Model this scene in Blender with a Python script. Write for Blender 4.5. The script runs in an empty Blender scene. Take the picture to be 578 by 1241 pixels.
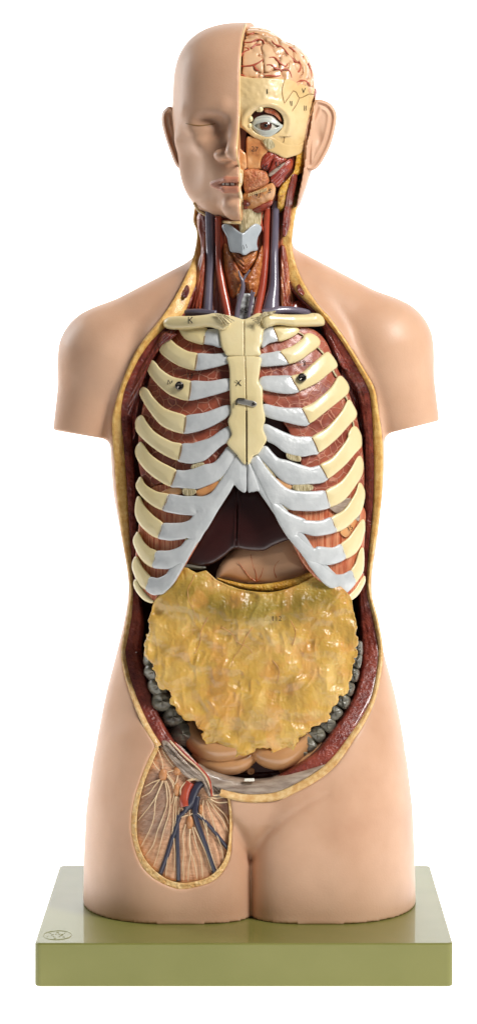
import bpy, math, random
import numpy as np
from mathutils import Vector
random.seed(4)
RNG = np.random.RandomState(7)
sc = bpy.context.scene
COL = sc.collection
F32 = np.float32

# ------------------------------------------------------------------ camera, world, lamps, exposure
S = 0.0008            # metres per picture unit in the plane Y = 0
DU = 3625.0           # camera distance in the same units (2.9 m)
VX, VY = 306.0, 330.0 # foot of the camera axis
H0 = 815.8            # units from the axis down to the table
cam_d = bpy.data.cameras.new('camera')
cam = bpy.data.objects.new('camera', cam_d); COL.objects.link(cam)
cam.location = (0, -DU * S, H0 * S)
cam.rotation_euler = (math.radians(90), 0, 0)
cam_d.sensor_fit = 'VERTICAL'; cam_d.sensor_height = 24
cam_d.lens = 24 * DU / 1241.0
cam_d.shift_y = -(620.5 - VY) / 1241.0
cam_d.shift_x = (289.0 - VX) / 1241.0
cam_d.clip_start = 0.05; cam_d.clip_end = 60
sc.camera = cam
w = bpy.data.worlds.new('World'); sc.world = w; w.use_nodes = True
w.node_tree.nodes['Background'].inputs[0].default_value = (0.93, 0.96, 1.0, 1)
w.node_tree.nodes['Background'].inputs[1].default_value = 0.11
sc.view_settings.view_transform = 'Standard'; sc.view_settings.look = 'None'
sc.view_settings.exposure = 0.0; sc.view_settings.gamma = 1.0
sc.render.engine = 'CYCLES'
sc.cycles.max_bounces = 6; sc.cycles.use_denoising = True

def area(name, loc, target, size, energy, color=(1, 1, 1), sy=None):
    d = bpy.data.lights.new(name, 'AREA'); d.energy = energy; d.color = color
    d.shape = 'RECTANGLE'; d.size = size; d.size_y = sy or size
    o = bpy.data.objects.new(name, d); COL.objects.link(o); o.location = loc
    o.rotation_euler = (Vector(target) - Vector(loc)).to_track_quat('-Z', 'Y').to_euler()
    return o
area('key_softbox', (1.2, -1.15, 1.75), (0.0, 0, 0.62), 0.5, 50, (1.0, 0.98, 0.955), 0.8)
area('fill_softbox', (-1.9, -1.5, 0.9), (0, 0, 0.5), 0.7, 1.6, (0.95, 0.97, 1.0), 1.2)
area('rim_softbox', (-1.4, 0.75, 1.2), (0, 0, 0.7), 0.5, 14, (1, 1, 1), 1.0)

# ------------------------------------------------------------------ materials
def lin(h, k=1.0):
    h = h.lstrip('#'); out = []
    for i in (0, 2, 4):
        c = int(h[i:i+2], 16) / 255.0
        c = c / 12.92 if c <= 0.04045 else ((c + 0.055) / 1.055) ** 2.4
        out.append(c * k)
    return tuple(out) + (1,)

def material(name, c1, c2=None, rough=0.4, scale=40.0, bump=0.0, bscale=200.0, coat=0.0, sss=0.0, c3=None,
             stretch=(1, 1, 1), cells=None, cellcol=None, cellw=0.04, metal=0.0, lo=0.35, hi=0.65, detail=4.0, attr=False, spec=0.5, crough=0.08, emis=None):
    m = bpy.data.materials.new(name); m.use_nodes = True
    nt = m.node_tree; N = nt.nodes; L = nt.links; b = N['Principled BSDF']
    tc = N.new('ShaderNodeTexCoord'); mp = N.new('ShaderNodeMapping'); mp.inputs['Scale'].default_value = stretch
    L.new(tc.outputs['Object'], mp.inputs['Vector'])
    base = None
    if c2 is not None:
        n = N.new('ShaderNodeTexNoise'); n.inputs['Scale'].default_value = scale; n.inputs['Detail'].default_value = detail
        L.new(mp.outputs['Vector'], n.inputs['Vector'])
        r = N.new('ShaderNodeValToRGB'); r.color_ramp.elements[0].position = lo; r.color_ramp.elements[1].position = hi
        r.color_ramp.elements[0].color = c1; r.color_ramp.elements[1].color = c2
        if c3 is not None:
            e = r.color_ramp.elements.new((lo + hi) / 2); e.color = c3
        L.new(n.outputs['Fac'], r.inputs['Fac']); base = r.outputs['Color']
    else:
        rg = N.new('ShaderNodeRGB'); rg.outputs[0].default_value = c1; base = rg.outputs[0]
    bh = None
    if cells:
        v = N.new('ShaderNodeTexVoronoi'); v.feature = 'DISTANCE_TO_EDGE'; v.inputs['Scale'].default_value = cells
        nz = N.new('ShaderNodeTexNoise'); nz.inputs['Scale'].default_value = cells * 1.3; nz.inputs['Detail'].default_value = 2
        ad = N.new('ShaderNodeVectorMath'); ad.operation = 'MULTIPLY_ADD'
        ad.inputs[1].default_value = (0.0035,) * 3
        L.new(mp.outputs['Vector'], nz.inputs['Vector']); L.new(nz.outputs['Color'], ad.inputs[0]); L.new(mp.outputs['Vector'], ad.inputs[2])
        L.new(ad.outputs[0], v.inputs['Vector'])
        rr = N.new('ShaderNodeValToRGB'); rr.color_ramp.elements[0].position = cellw * 0.35; rr.color_ramp.elements[1].position = cellw
        rr.color_ramp.elements[0].color = (1, 1, 1, 1); rr.color_ramp.elements[1].color = (0, 0, 0, 1)
        L.new(v.outputs['Distance'], rr.inputs['Fac'])
        mx = N.new('ShaderNodeMixRGB'); L.new(rr.outputs['Color'], mx.inputs[0]); L.new(base, mx.inputs[1]); mx.inputs[2].default_value = cellcol
        base = mx.outputs[0]; bh = rr.outputs['Color']
    if attr:
        at = N.new('ShaderNodeAttribute'); at.attribute_name = 'Pig'
        mx = N.new('ShaderNodeMixRGB'); mx.blend_type = 'MULTIPLY'; mx.inputs[0].default_value = 1
        L.new(base, mx.inputs[1]); L.new(at.outputs['Color'], mx.inputs[2]); base = mx.outputs[0]
    L.new(base, b.inputs['Base Color'])
    b.inputs['Roughness'].default_value = rough
    b.inputs['Metallic'].default_value = metal
    b.inputs['Specular IOR Level'].default_value = spec
    b.inputs['Coat Weight'].default_value = coat; b.inputs['Coat Roughness'].default_value = crough
    if sss:
        b.inputs['Subsurface Weight'].default_value = sss; b.inputs['Subsurface Scale'].default_value = 0.004
        b.inputs['Subsurface Radius'].default_value = (1, 0.5, 0.3)
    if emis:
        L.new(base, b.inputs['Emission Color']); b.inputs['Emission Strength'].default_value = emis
    if bump:
        n2 = N.new('ShaderNodeTexNoise'); n2.inputs['Scale'].default_value = bscale; n2.inputs['Detail'].default_value = 3
        L.new(mp.outputs['Vector'], n2.inputs['Vector'])
        bp = N.new('ShaderNodeBump'); bp.inputs['Strength'].default_value = bump; bp.inputs['Distance'].default_value = 0.002
        L.new(n2.outputs['Fac'], bp.inputs['Height'])
        if bh is not None:
            bp2 = N.new('ShaderNodeBump'); bp2.inputs['Strength'].default_value = 0.6; bp2.inputs['Distance'].default_value = 0.0008
            L.new(bh, bp2.inputs['Height']); L.new(bp.outputs[0], bp2.inputs['Normal']); L.new(bp2.outputs[0], b.inputs['Normal'])
        else:
            L.new(bp.outputs[0], b.inputs['Normal'])
    return m

M = {}
M['skin'] = material('skin_vinyl', lin('#c99c7d'), lin('#ddb394'), rough=0.42, scale=11, bump=0.1, bscale=600, detail=9, sss=0.12, attr=True, spec=0.4)
M['base'] = material('olive_enamel', lin('#76763a'), lin('#7c7b40'), rough=0.5, scale=14, bump=0.03, bscale=500, coat=0.45, crough=0.04, spec=0.2)
M['embl'] = material('emblem_line', lin('#8d8e58'), rough=0.4)
M['sweep'] = material('glowing_white', (1, 1, 1, 1), rough=0.6, emis=1.0)  # glow added to keep ground and background white without a contact shadow
M['fat'] = material('fat_paint', lin('#d8a868'), lin('#f0d09a'), rough=0.45, scale=200, bump=0.45, bscale=700, coat=0.15, attr=True, c3=lin('#e6bf82'))
M['fatneck'] = material('neck_fat_paint', lin('#bb7f1d'), lin('#e0b44e'), rough=0.32, scale=170, bump=0.9, bscale=480, coat=0.4, c3=lin('#d09a35'))
M['muscle'] = material('dark_muscle_paint', lin('#611e17'), lin('#9a4736'), rough=0.28, scale=90, bump=0.9, bscale=330, coat=0.5, lo=0.3, hi=0.7)
M['pec'] = material('chest_muscle_paint', lin('#6a241b'), lin('#b4705a'), rough=0.3, scale=230, bump=0.8, bscale=420, coat=0.5, stretch=(1.6, 1, 0.5), c3=lin('#86382a'), lo=0.42, hi=0.74)
M['wall'] = material('cavity_wall_paint', lin('#2a0c0a'), lin('#451611'), rough=0.45, scale=30, bump=0.3, coat=0.1)
M['black'] = material('dark_lining', lin('#14100d'), lin('#1d1512'), rough=0.5, scale=30)
M['bone'] = material('bone_paint', lin('#e0cd98'), lin('#ead9a9'), rough=0.34, scale=25, bump=0.08, bscale=300, coat=0.25, sss=0.05)
M['skull'] = material('skull_paint', lin('#d6b57c'), lin('#e6cb98'), rough=0.36, scale=30, bump=0.12, bscale=300, coat=0.25, c3=lin('#dfc18a'))
M['cart'] = material('cartilage_paint', lin('#bdc0c0'), lin('#cfd1d0'), rough=0.28, scale=60, bump=0.25, bscale=260, coat=0.4)
M['cart2'] = material('larynx_paint', lin('#a9b1b6'), lin('#bcc2c5'), rough=0.3, scale=60, bump=0.1, coat=0.4)
M['lung'] = material('intercostal_paint', lin('#7d3525'), lin('#a9583f'), rough=0.42, scale=45, bump=0.25, bscale=260, coat=0.15, cells=95, cellcol=lin('#c08068'), cellw=0.05)
M['orange'] = material('fibre_paint', lin('#b4502c'), lin('#e29a72'), rough=0.35, scale=160, bump=0.5, bscale=300, coat=0.4, stretch=(3.2, 1, 0.22))
M['liga'] = material('ligament_paint', lin('#9c8a5f'), lin('#d9cba4'), rough=0.45, scale=420, bump=0.6, bscale=700, stretch=(1.6, 1, 0.4))
M['liver'] = material('liver_paint', lin('#2e100e'), lin('#381411'), rough=0.3, scale=12, bump=0.02, coat=0.4, crough=0.12, spec=0.4)
M['stomach'] = material('stomach_paint', lin('#d39d74'), lin('#e3b791'), rough=0.32, scale=14, bump=0.08, coat=0.5)
M['gut'] = material('intestine_paint', lin('#b98556'), lin('#c89665'), rough=0.3, scale=12, bump=0.05, coat=0.5)
M['colon'] = material('colon_paint', lin('#57544a'), lin('#827e6d'), rough=0.34, scale=90, bump=0.4, bscale=240, coat=0.35, stretch=(0.5, 1, 2.5))
M['oment'] = material('omentum_paint', lin('#b28d48'), lin('#e6c377'), rough=0.38, scale=30, bump=0.4, bscale=220, coat=0.28, crough=0.2, c3=lin('#d2a64c'), attr=True, detail=8, sss=0.3, lo=0.25, hi=0.75)
M['omves'] = material('omentum_vessel_paint', lin('#c08a4c'), lin('#cf9a5c'), rough=0.4, scale=60)
M['artery'] = material('artery_paint', lin('#a23c28'), lin('#bd573d'), rough=0.25, scale=30, coat=0.6)
M['vein'] = material('vein_paint', lin('#5f5867'), lin('#766d7b'), rough=0.25, scale=30, coat=0.6)
M['dvein'] = material('deep_vein_paint', lin('#2f2f3f'), lin('#3d3b4c'), rough=0.3, scale=30, coat=0.5)
M['neckm'] = material('neck_muscle_paint', lin('#863a20'), lin('#d48a58'), rough=0.3, scale=110, bump=0.9, bscale=260, coat=0.5, stretch=(3, 1, 0.25), c3=lin('#983b20'))
M['gland'] = material('thyroid_paint', lin('#9a4a20'), lin('#cd8347'), rough=0.32, scale=130, bump=0.9, bscale=350, coat=0.5)
M['brain'] = material('brain_paint', lin('#d5a67a'), lin('#e3bd94'), rough=0.3, scale=30, bump=0.1, coat=0.4, attr=True)
M['brnart'] = material('brain_artery_paint', lin('#a5462f'), lin('#b65a40'), rough=0.35, scale=90)
M['nerve'] = material('nerve_paint', lin('#dcbd94'), lin('#e8cfa9'), rough=0.4, scale=60)
M['node'] = material('lymph_node_paint', lin('#bd7f4e'), lin('#cc9160'), rough=0.4, scale=60, bump=0.2, coat=0.2)
M['bed'] = material('fibre_bed_paint', lin('#c8946f'), lin('#dcae89'), rough=0.42, scale=150, bump=0.5, bscale=300, stretch=(0.6, 1, 2.2), attr=True)
M['pale'] = material('pale_sheath_paint', lin('#7d6858'), lin('#b3a08e'), rough=0.35, scale=90, bump=0.5, bscale=260, coat=0.4, stretch=(0.5, 1, 2.5))
M['maxil'] = material('maxilla_paint', lin('#c98350'), lin('#deaa78'), rough=0.35, scale=60, bump=0.3, coat=0.4, c3=lin('#d7995f'))
M['tongue'] = material('tongue_paint', lin('#b8643c'), lin('#d38f60'), rough=0.35, scale=220, bump=0.9, bscale=500, coat=0.3)
M['red'] = material('face_muscle_paint', lin('#7d2418'), lin('#b04f35'), rough=0.28, scale=80, bump=0.6, bscale=240, coat=0.6, stretch=(1, 1, 1), c3=lin('#923424'))
M['white'] = material('white_enamel', lin('#e9e4d6'), rough=0.2, coat=0.6)
M['sclera'] = material('sclera_paint', lin('#cfcabb'), rough=0.15, coat=1.0)
M['lid'] = material('eyelid_paint', lin('#b9bdb4'), lin('#c9ccc2'), rough=0.3, scale=50, coat=0.4)
M['iris'] = material('iris_paint', lin('#4a2418'), lin('#6b3a26'), rough=0.1, scale=200, coat=1.0)
M['pupil'] = material('pupil_paint', lin('#0a0808'), rough=0.05, coat=1.0)
M['maroon'] = material('nasal_cavity_paint', lin('#47180f'), lin('#5e241a'), rough=0.35, scale=40, coat=0.3)
M['ink'] = material('printed_ink', lin('#1c1512'), rough=0.6)
M['brown'] = material('suture_line_paint', lin('#8a6436'), lin('#a0794a'), rough=0.5, scale=90)
M['steel'] = material('steel', lin('#a8a49c'), rough=0.35, metal=0.6, bump=0.05)
M['dsteel'] = material('dark_steel', lin('#5a5550'), rough=0.22, metal=1.0)

# ------------------------------------------------------------------ numeric tools (units = picture units; x right, y away, z down)
def wpt(x, y, z):
    k = (DU + y) / DU
    return (x - VX) * k * S, y * S, (H0 - (z - VY) * k) * S
def wv(V):
    V = np.asarray(V, dtype=np.float64); k = (DU + V[:, 1]) / DU
    return np.stack([(V[:, 0] - VX) * k * S, V[:, 1] * S, (H0 - (V[:, 2] - VY) * k) * S], 1)

_T = RNG.rand(64, 64, 64).astype(F32)
def noise(x, y, z):
    x, y, z = np.broadcast_arrays(x, y, z)
    xi = np.floor(x).astype(np.int32); yi = np.floor(y).astype(np.int32); zi = np.floor(z).astype(np.int32)
    fx = (x - xi).astype(F32); fy = (y - yi).astype(F32); fz = (z - zi).astype(F32)
    fx = fx * fx * (3 - 2 * fx); fy = fy * fy * (3 - 2 * fy); fz = fz * fz * (3 - 2 * fz)
    a, b = xi & 63, (xi + 1) & 63; c, d = yi & 63, (yi + 1) & 63; e, f = zi & 63, (zi + 1) & 63
    def l(u, v, t): return u + (v - u) * t
    return l(l(l(_T[a, c, e], _T[b, c, e], fx), l(_T[a, d, e], _T[b, d, e], fx), fy),
             l(l(_T[a, c, f], _T[b, c, f], fx), l(_T[a, d, f], _T[b, d, f], fx), fy), fz) * 2 - 1
def fbm(x, y, z, o=3):
    s = 0; a = 1.0
    for i in range(o):
        s = s + a * noise(x * 2 ** i + 17.3 * i, y * 2 ** i + 5.1 * i, z * 2 ** i + 9.7 * i); a *= 0.5
    return s

def smin(a, b, k):
    h = np.clip(0.5 + 0.5 * (b - a) / k, 0, 1)
    return b + (a - b) * h - k * h * (1 - h)
def smax(a, b, k): return -smin(-a, -b, k)
def ell(x, y, z, c, r):
    px, py, pz = (x - c[0]), (y - c[1]), (z - c[2])
    k0 = np.sqrt((px / r[0]) ** 2 + (py / r[1]) ** 2 + (pz / r[2]) ** 2) + 1e-6
    k1 = np.sqrt((px / r[0] ** 2) ** 2 + (py / r[1] ** 2) ** 2 + (pz / r[2] ** 2) ** 2) + 1e-6
    return k0 * (k0 - 1) / k1
def cone(x, y, z, a, b, ra, rb):
    a = np.array(a, float); b = np.array(b, float); d = b - a
    t = np.clip(((x - a[0]) * d[0] + (y - a[1]) * d[1] + (z - a[2]) * d[2]) / (d @ d), 0, 1)
    return np.sqrt((x - a[0] - d[0] * t) ** 2 + (y - a[1] - d[1] * t) ** 2 + (z - a[2] - d[2] * t) ** 2) - (ra + (rb - ra) * t)
def prof(z, tab):
    tab = np.array(tab, float); return [np.interp(z, tab[:, 0], tab[:, i]) for i in range(1, tab.shape[1])]
def smoothtab(tab, step=6):
    tab = np.array(tab, float); zs = np.arange(tab[0, 0], tab[-1, 0] + 1, step)
    out = [zs]
    for i in range(1, tab.shape[1]):
        v = np.interp(zs, tab[:, 0], tab[:, i]); k = np.array([1, 2, 3, 2, 1]) / 9.0
        vp = np.pad(v, 2, mode='edge'); out.append(np.convolve(vp, k, 'valid'))
    return np.stack(out, 1)

_CE = [((0,0,0),(1,0,0)),((0,1,0),(1,1,0)),((0,0,1),(1,0,1)),((0,1,1),(1,1,1)),((0,0,0),(0,1,0)),((1,0,0),(1,1,0)),
       ((0,0,1),(0,1,1)),((1,0,1),(1,1,1)),((0,0,0),(0,0,1)),((1,0,0),(1,0,1)),((0,1,0),(0,1,1)),((1,1,0),(1,1,1))]
def nets(Fv, lo, h):
    """surface nets: zero set of the sampled field as quads"""
    nx, ny, nz = Fv.shape; neg = Fv < 0
    allc = neg[:-1, :-1, :-1].astype(np.int8)
    for dx, dy, dz in ((1,0,0),(0,1,0),(1,1,0),(0,0,1),(1,0,1),(0,1,1),(1,1,1)):
        allc = allc + neg[dx:nx-1+dx, dy:ny-1+dy, dz:nz-1+dz]
    I, J, K = np.nonzero((allc > 0) & (allc < 8)); del allc
    P = np.zeros((len(I), 3)); n = np.zeros(len(I))
    for a, b in _CE:
        fa = Fv[I+a[0], J+a[1], K+a[2]]; fb = Fv[I+b[0], J+b[1], K+b[2]]
        m = (fa < 0) != (fb < 0); t = np.where(m, fa / np.where(m, fa - fb, 1), 0)
        for q in range(3): P[:, q] += np.where(m, a[q] + (b[q] - a[q]) * t, 0)
        n += m
    P /= n[:, None]
    V = np.stack([I, J, K], 1) + P; V = V * h + np.array(lo)
    idm = np.full((nx-1, ny-1, nz-1), -1, np.int32); idm[I, J, K] = np.arange(len(I))
    Q = []
    for ax in range(3):
        sl0 = [slice(None)] * 3; sl1 = [slice(None)] * 3; sl0[ax] = slice(0, -1); sl1[ax] = slice(1, None)
        A = neg[tuple(sl0)]; B = neg[tuple(sl1)]
        i, j, k = np.nonzero(A != B); u, v = [(1, 2), (2, 0), (0, 1)][ax]
        c = np.stack([i, j, k], 1); flip = A[i, j, k]
        ok = (c[:, u] > 0) & (c[:, v] > 0) & (c[:, u] < idm.shape[u]) & (c[:, v] < idm.shape[v]); c = c[ok]; flip = flip[ok]
        def g(du, dv):
            d = c.copy(); d[:, u] += du; d[:, v] += dv; return idm[d[:, 0], d[:, 1], d[:, 2]]
        q = np.stack([g(-1, -1), g(0, -1), g(0, 0), g(-1, 0)], 1)
        q[~flip] = q[~flip][:, ::-1]; Q.append(q)
    Q = np.concatenate(Q); Q = Q[(Q >= 0).all(1)]
    return V, Q
def sdf_mesh(f, lo, hi, h, block=8):
    lo = np.array(lo, float); n = np.ceil((np.array(hi, float) - lo) / h / block).astype(int)
    N = n * block + 1; Fv = np.empty(N, F32)
    ax = [lo[i] + h * np.arange(N[i]) for i in range(3)]
    cc = [lo[i] + h * (np.arange(n[i]) * block + block / 2) for i in range(3)]
    CX, CY, CZ = np.meshgrid(*cc, indexing='ij'); C = f(CX.ravel(), CY.ravel(), CZ.ravel()).reshape(n)
    R = h * block * 0.87 * 1.7 + 6
    act = np.argwhere(np.abs(C) < R)
    Fv[:-1, :-1, :-1] = np.repeat(np.repeat(np.repeat(C, block, 0), block, 1), block, 2); Fv[-1] = 99; Fv[:, -1] = 99; Fv[:, :, -1] = 99
    o = np.arange(block + 1)
    for s in range(0, len(act), 400):
        a = act[s:s+400]
        X = np.broadcast_to((lo[0] + h * (a[:, 0, None] * block + o))[:, :, None, None], (len(a), 9, 9, 9))
        Y = np.broadcast_to((lo[1] + h * (a[:, 1, None] * block + o))[:, None, :, None], (len(a), 9, 9, 9))
        Z = np.broadcast_to((lo[2] + h * (a[:, 2, None] * block + o))[:, None, None, :], (len(a), 9, 9, 9))
        v = f(X.ravel(), Y.ravel(), Z.ravel()).reshape(X.shape).astype(F32)
        for q in range(len(a)):
            i, j, k = a[q] * block; Fv[i:i+9, j:j+9, k:k+9] = v[q]
    return nets(Fv, lo, h)

def spline(pts, n=6, closed=True):
    P = np.array(pts, float); m = len(P); out = []
    rng_ = range(m) if closed else range(m - 1)
    for i in rng_:
        if closed: p0, p1, p2, p3 = P[(i-1) % m], P[i], P[(i+1) % m], P[(i+2) % m]
        else: p0, p1, p2, p3 = P[max(i-1, 0)], P[i], P[i+1], P[min(i+2, m-1)]
        for t in np.arange(n) / n:
            out.append(0.5 * ((2*p1) + (-p0+p2)*t + (2*p0-5*p1+4*p2-p3)*t*t + (-p0+3*p1-3*p2+p3)*t**3))
    if not closed: out.append(P[-1])
    return np.array(out)
class Poly:
    """signed distance to a closed outline, sampled once on a fine raster"""
    def __init__(s, pts, smooth=True, step=1.0, margin=14, n=5):
        s.P = spline(pts, n) if smooth else np.array(pts, float)
        s.step = step; s.lo = s.P.min(0) - margin; s.hi = s.P.max(0) + margin
        xs = np.arange(s.lo[0], s.hi[0] + step, step); zs = np.arange(s.lo[1], s.hi[1] + step, step)
        X, Z = np.meshgrid(xs, zs, indexing='ij'); x = X.ravel(); z = Z.ravel()
        best = np.full(x.shape, 1e9); ins = np.zeros(x.shape, bool)
        A = s.P; B = np.roll(s.P, -1, 0)
        for a, b in zip(A, B):
            d = b - a; t = np.clip(((x-a[0])*d[0] + (z-a[1])*d[1]) / max(d @ d, 1e-9), 0, 1)
            np.minimum(best, (x-a[0]-d[0]*t)**2 + (z-a[1]-d[1]*t)**2, out=best)
            if a[1] != b[1]:
                c = ((a[1] > z) != (b[1] > z)) & (x < (b[0]-a[0]) * (z-a[1]) / (b[1]-a[1]) + a[0]); ins ^= c
        s.R = np.where(ins, -1, 1).reshape(X.shape) * np.sqrt(best).reshape(X.shape)
    def __call__(s, x, z):
        u = (x - s.lo[0]) / s.step; v = (z - s.lo[1]) / s.step
        uc = np.clip(u, 0, s.R.shape[0] - 1.001); vc = np.clip(v, 0, s.R.shape[1] - 1.001)
        ex = np.hypot(u - uc, v - vc) * s.step
        i = uc.astype(int); j = vc.astype(int); fu = uc - i; fv = vc - j; R = s.R
        return (R[i, j]*(1-fu)*(1-fv) + R[i+1, j]*fu*(1-fv) + R[i, j+1]*(1-fu)*fv + R[i+1, j+1]*fu*fv) + ex
def band(pts, n=5):
    """2D field: a stroke through (x, z, radius) points"""
    P = spline(pts, n, closed=False)
    def f(x, z):
        best = None
        for a, b in zip(P[:-1], P[1:]):
            d = b - a; t = np.clip(((x-a[0])*d[0] + (z-a[1])*d[1]) / max(d[:2] @ d[:2], 1e-9), 0, 1)
            v = np.hypot(x-a[0]-d[0]*t, z-a[1]-d[1]*t) - (a[2] + d[2]*t)
            best = v if best is None else np.minimum(best, v)
        return best
    f.lo = (P[:, :2] - P[:, 2:3]).min(0); f.hi = (P[:, :2] + P[:, 2:3]).max(0)
    return f

# ------------------------------------------------------------------ object tools
def mesh_obj(name, V, Fc, mat, parent=None, smooth=True, world=False, pig=None, label=None):
    me = bpy.data.meshes.new(name)
    W = np.asarray(V, float) if world else wv(V)
    Fc = np.asarray(Fc)
    if not world and len(Fc) and Fc.shape[1] == 4:
        a, b, c, d = (W[Fc[:, i]] for i in range(4)); o = W.mean(0)
        vol = np.einsum('ij,ij->i', a-o, np.cross(b-o, c-o)).sum() + np.einsum('ij,ij->i', a-o, np.cross(c-o, d-o)).sum()
        if vol < 0: Fc = Fc[:, ::-1]
    nf, k = Fc.shape
    me.vertices.add(len(W)); me.vertices.foreach_set('co', W.astype(F32).ravel())
    me.loops.add(nf * k); me.loops.foreach_set('vertex_index', Fc.astype(np.int32).ravel())
    me.polygons.add(nf); me.polygons.foreach_set('loop_start', np.arange(0, nf * k, k, dtype=np.int32))
    me.update(calc_edges=True); me.validate()
    if smooth: me.polygons.foreach_set('use_smooth', np.ones(len(me.polygons), bool))
    if pig is not None:
        at = me.color_attributes.new('Pig', 'FLOAT_COLOR', 'POINT')
        at.data.foreach_set('color', np.concatenate([pig, np.ones((len(pig), 1))], 1).astype(F32).ravel())
    me.materials.append(mat if not isinstance(mat, str) else M[mat])
    o = bpy.data.objects.new(name, me); COL.objects.link(o)
    if label: o['label'] = label
    if parent is not None:
        o.parent = parent
        if parent.type == 'EMPTY': o.location = -Vector(parent.location)
    return o
def thing(name, label, cat, at, group=None):
    o = bpy.data.objects.new(name, None); COL.objects.link(o); o.location = wpt(*at) if len(at) == 3 else at
    o.empty_display_size = 0.05; o['label'] = label; o['category'] = cat
    if group: o['group'] = group
    return o
def tag(o, label, cat, group=None):
    o['label'] = label; o['category'] = cat
    if group: o['group'] = group
    return o

def relief(name, sd, ys, thick, mat, parent=None, r=2.0, h=1.0, grow=0.0, dome=0.0, domew=8.0, bump=None, pig=None, lo=None, hi=None, label=None, smooth=True, n=5, clip=None):
    """a modelled plate: 2D outline, front surface depth ys(x, z), thickness, rounded edge"""
    if isinstance(sd, (list, np.ndarray)): sd = Poly(sd, smooth=smooth, n=n)
    l = np.array(lo if lo is not None else (sd.P.min(0) if hasattr(sd, 'P') else sd.lo)) - 3
    u = np.array(hi if hi is not None else (sd.P.max(0) if hasattr(sd, 'P') else sd.hi)) + 3
    xs = np.arange(l[0], u[0] + h, h); zs = np.arange(l[1], u[1] + h, h)
    X, Z = np.meshgrid(xs, zs, indexing='ij'); d2 = sd(X, Z) - grow; Y0 = ys(X, Z) if callable(ys) else np.full(X.shape, float(ys))
    fr = Y0.copy()
    if dome: fr = fr - dome * np.sqrt(np.clip(-d2 / domew, 0, 1))
    if bump is not None: fr = fr - bump(X, Z) * np.clip(-d2 / 3, 0, 1)
    msk = d2 < h * 3
    ylo = fr[msk].min() - 4; yhi = (Y0[msk]).max() + thick + 4
    yy = np.arange(ylo, yhi + h, h)
    mid = (fr + Y0 + thick) / 2; half = (Y0 + thick - fr) / 2
    q1 = (d2 + r)[:, None, :]; q2 = np.abs(yy[None, :, None] - mid[:, None, :]) - half[:, None, :] + r
    Fv = np.minimum(np.maximum(q1, q2), 0) + np.hypot(np.maximum(q1, 0), np.maximum(q2, 0)) - r
    if clip is not None: Fv = np.maximum(Fv, clip(X[:, None, :], yy[None, :, None], Z[:, None, :]))
    V, Q = nets(Fv.astype(F32), (xs[0], yy[0], zs[0]), h)
    return mesh_obj(name, V, Q, mat, parent, pig=None if pig is None else pig(V), label=label)

def tube(name, pts, mat, parent=None, seg=12, n=6, ys=None, label=None, squash=1.0):
    """pts: (x, y, z, radius); with ys the y is an offset in front of that surface"""
    P = spline(pts, n, closed=False) if len(pts) > 2 else np.array([np.array(pts[0]) + (np.array(pts[1]) - np.array(pts[0])) * t for t in np.linspace(0, 1, 8)], float)
    if ys is not None: P[:, 1] += ys(P[:, 0], P[:, 2])
    T = np.gradient(P[:, :3], axis=0); T /= np.linalg.norm(T, axis=1)[:, None] + 1e-9
    up = np.array([0.0, 1.0, 0.0]); V = []; m = len(P)
    for i in range(m):
        u = np.cross(T[i], up); u = u / (np.linalg.norm(u) + 1e-9) if np.linalg.norm(u) > 1e-3 else np.array([1., 0, 0]); v = np.cross(u, T[i])
        for k in range(seg):
            a = 2 * math.pi * k / seg; V.append(P[i, :3] + P[i, 3] * (math.cos(a) * u + squash * math.sin(a) * v))
    V.append(P[0, :3]); V.append(P[-1, :3]); V = np.array(V); Q = []
    for i in range(m - 1):
        for k in range(seg):
            a = i * seg + k; b = i * seg + (k + 1) % seg; Q.append((a, b, b + seg, a + seg))
    for k in range(seg):
        Q.append((m * seg, (k + 1) % seg, k, k)); Q.append((m * seg + 1, (m - 1) * seg + k, (m - 1) * seg + (k + 1) % seg, (m - 1) * seg + (k + 1) % seg))
    tri = np.array([q for q in Q if len(set(q)) == 3]); quad = np.array([q for q in Q if len(set(q)) == 4])
    tri3 = [(q[0], q[1], q[2]) for q in tri]
    W = wv(V); me = bpy.data.meshes.new(name)
    me.from_pydata(W.tolist(), [], [tuple(int(t) for t in q) for q in quad] + [tuple(int(t) for t in q) for q in tri3])
    me.polygons.foreach_set('use_smooth', np.ones(len(me.polygons), bool)); me.materials.append(M[mat])
    import bmesh
    bm = bmesh.new(); bm.from_mesh(me); bmesh.ops.recalc_face_normals(bm, faces=bm.faces); bm.to_mesh(me); bm.free()
    o = bpy.data.objects.new(name, me); COL.objects.link(o)
    if label: o['label'] = label
    if parent is not None:
        o.parent = parent
        if parent.type == 'EMPTY': o.location = -Vector(parent.location)
    return o
def merge_meshes(name, objs, parent):
    """join throw-away pieces of ONE part (e.g. the branches of one vessel) into one mesh"""
    V = []; Fs = []; off = 0
    for o in objs:
        me = o.data; V += [v.co[:] for v in me.vertices]; Fs += [tuple(i + off for i in p.vertices) for p in me.polygons]; off += len(me.vertices)
    me = bpy.data.meshes.new(name); me.from_pydata(V, [], Fs); me.polygons.foreach_set('use_smooth', np.ones(len(Fs), bool))
    me.materials.append(objs[0].data.materials[0])
    for o in objs: bpy.data.objects.remove(o)
    o = bpy.data.objects.new(name, me); COL.objects.link(o); o.parent = parent
    if parent.type == 'EMPTY': o.location = -Vector(parent.location)
    return o
def C(ox, oz, k, *pts):
    return [(ox + p[0] / k, oz + p[1] / k) + tuple(p[2:]) for p in pts]
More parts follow.
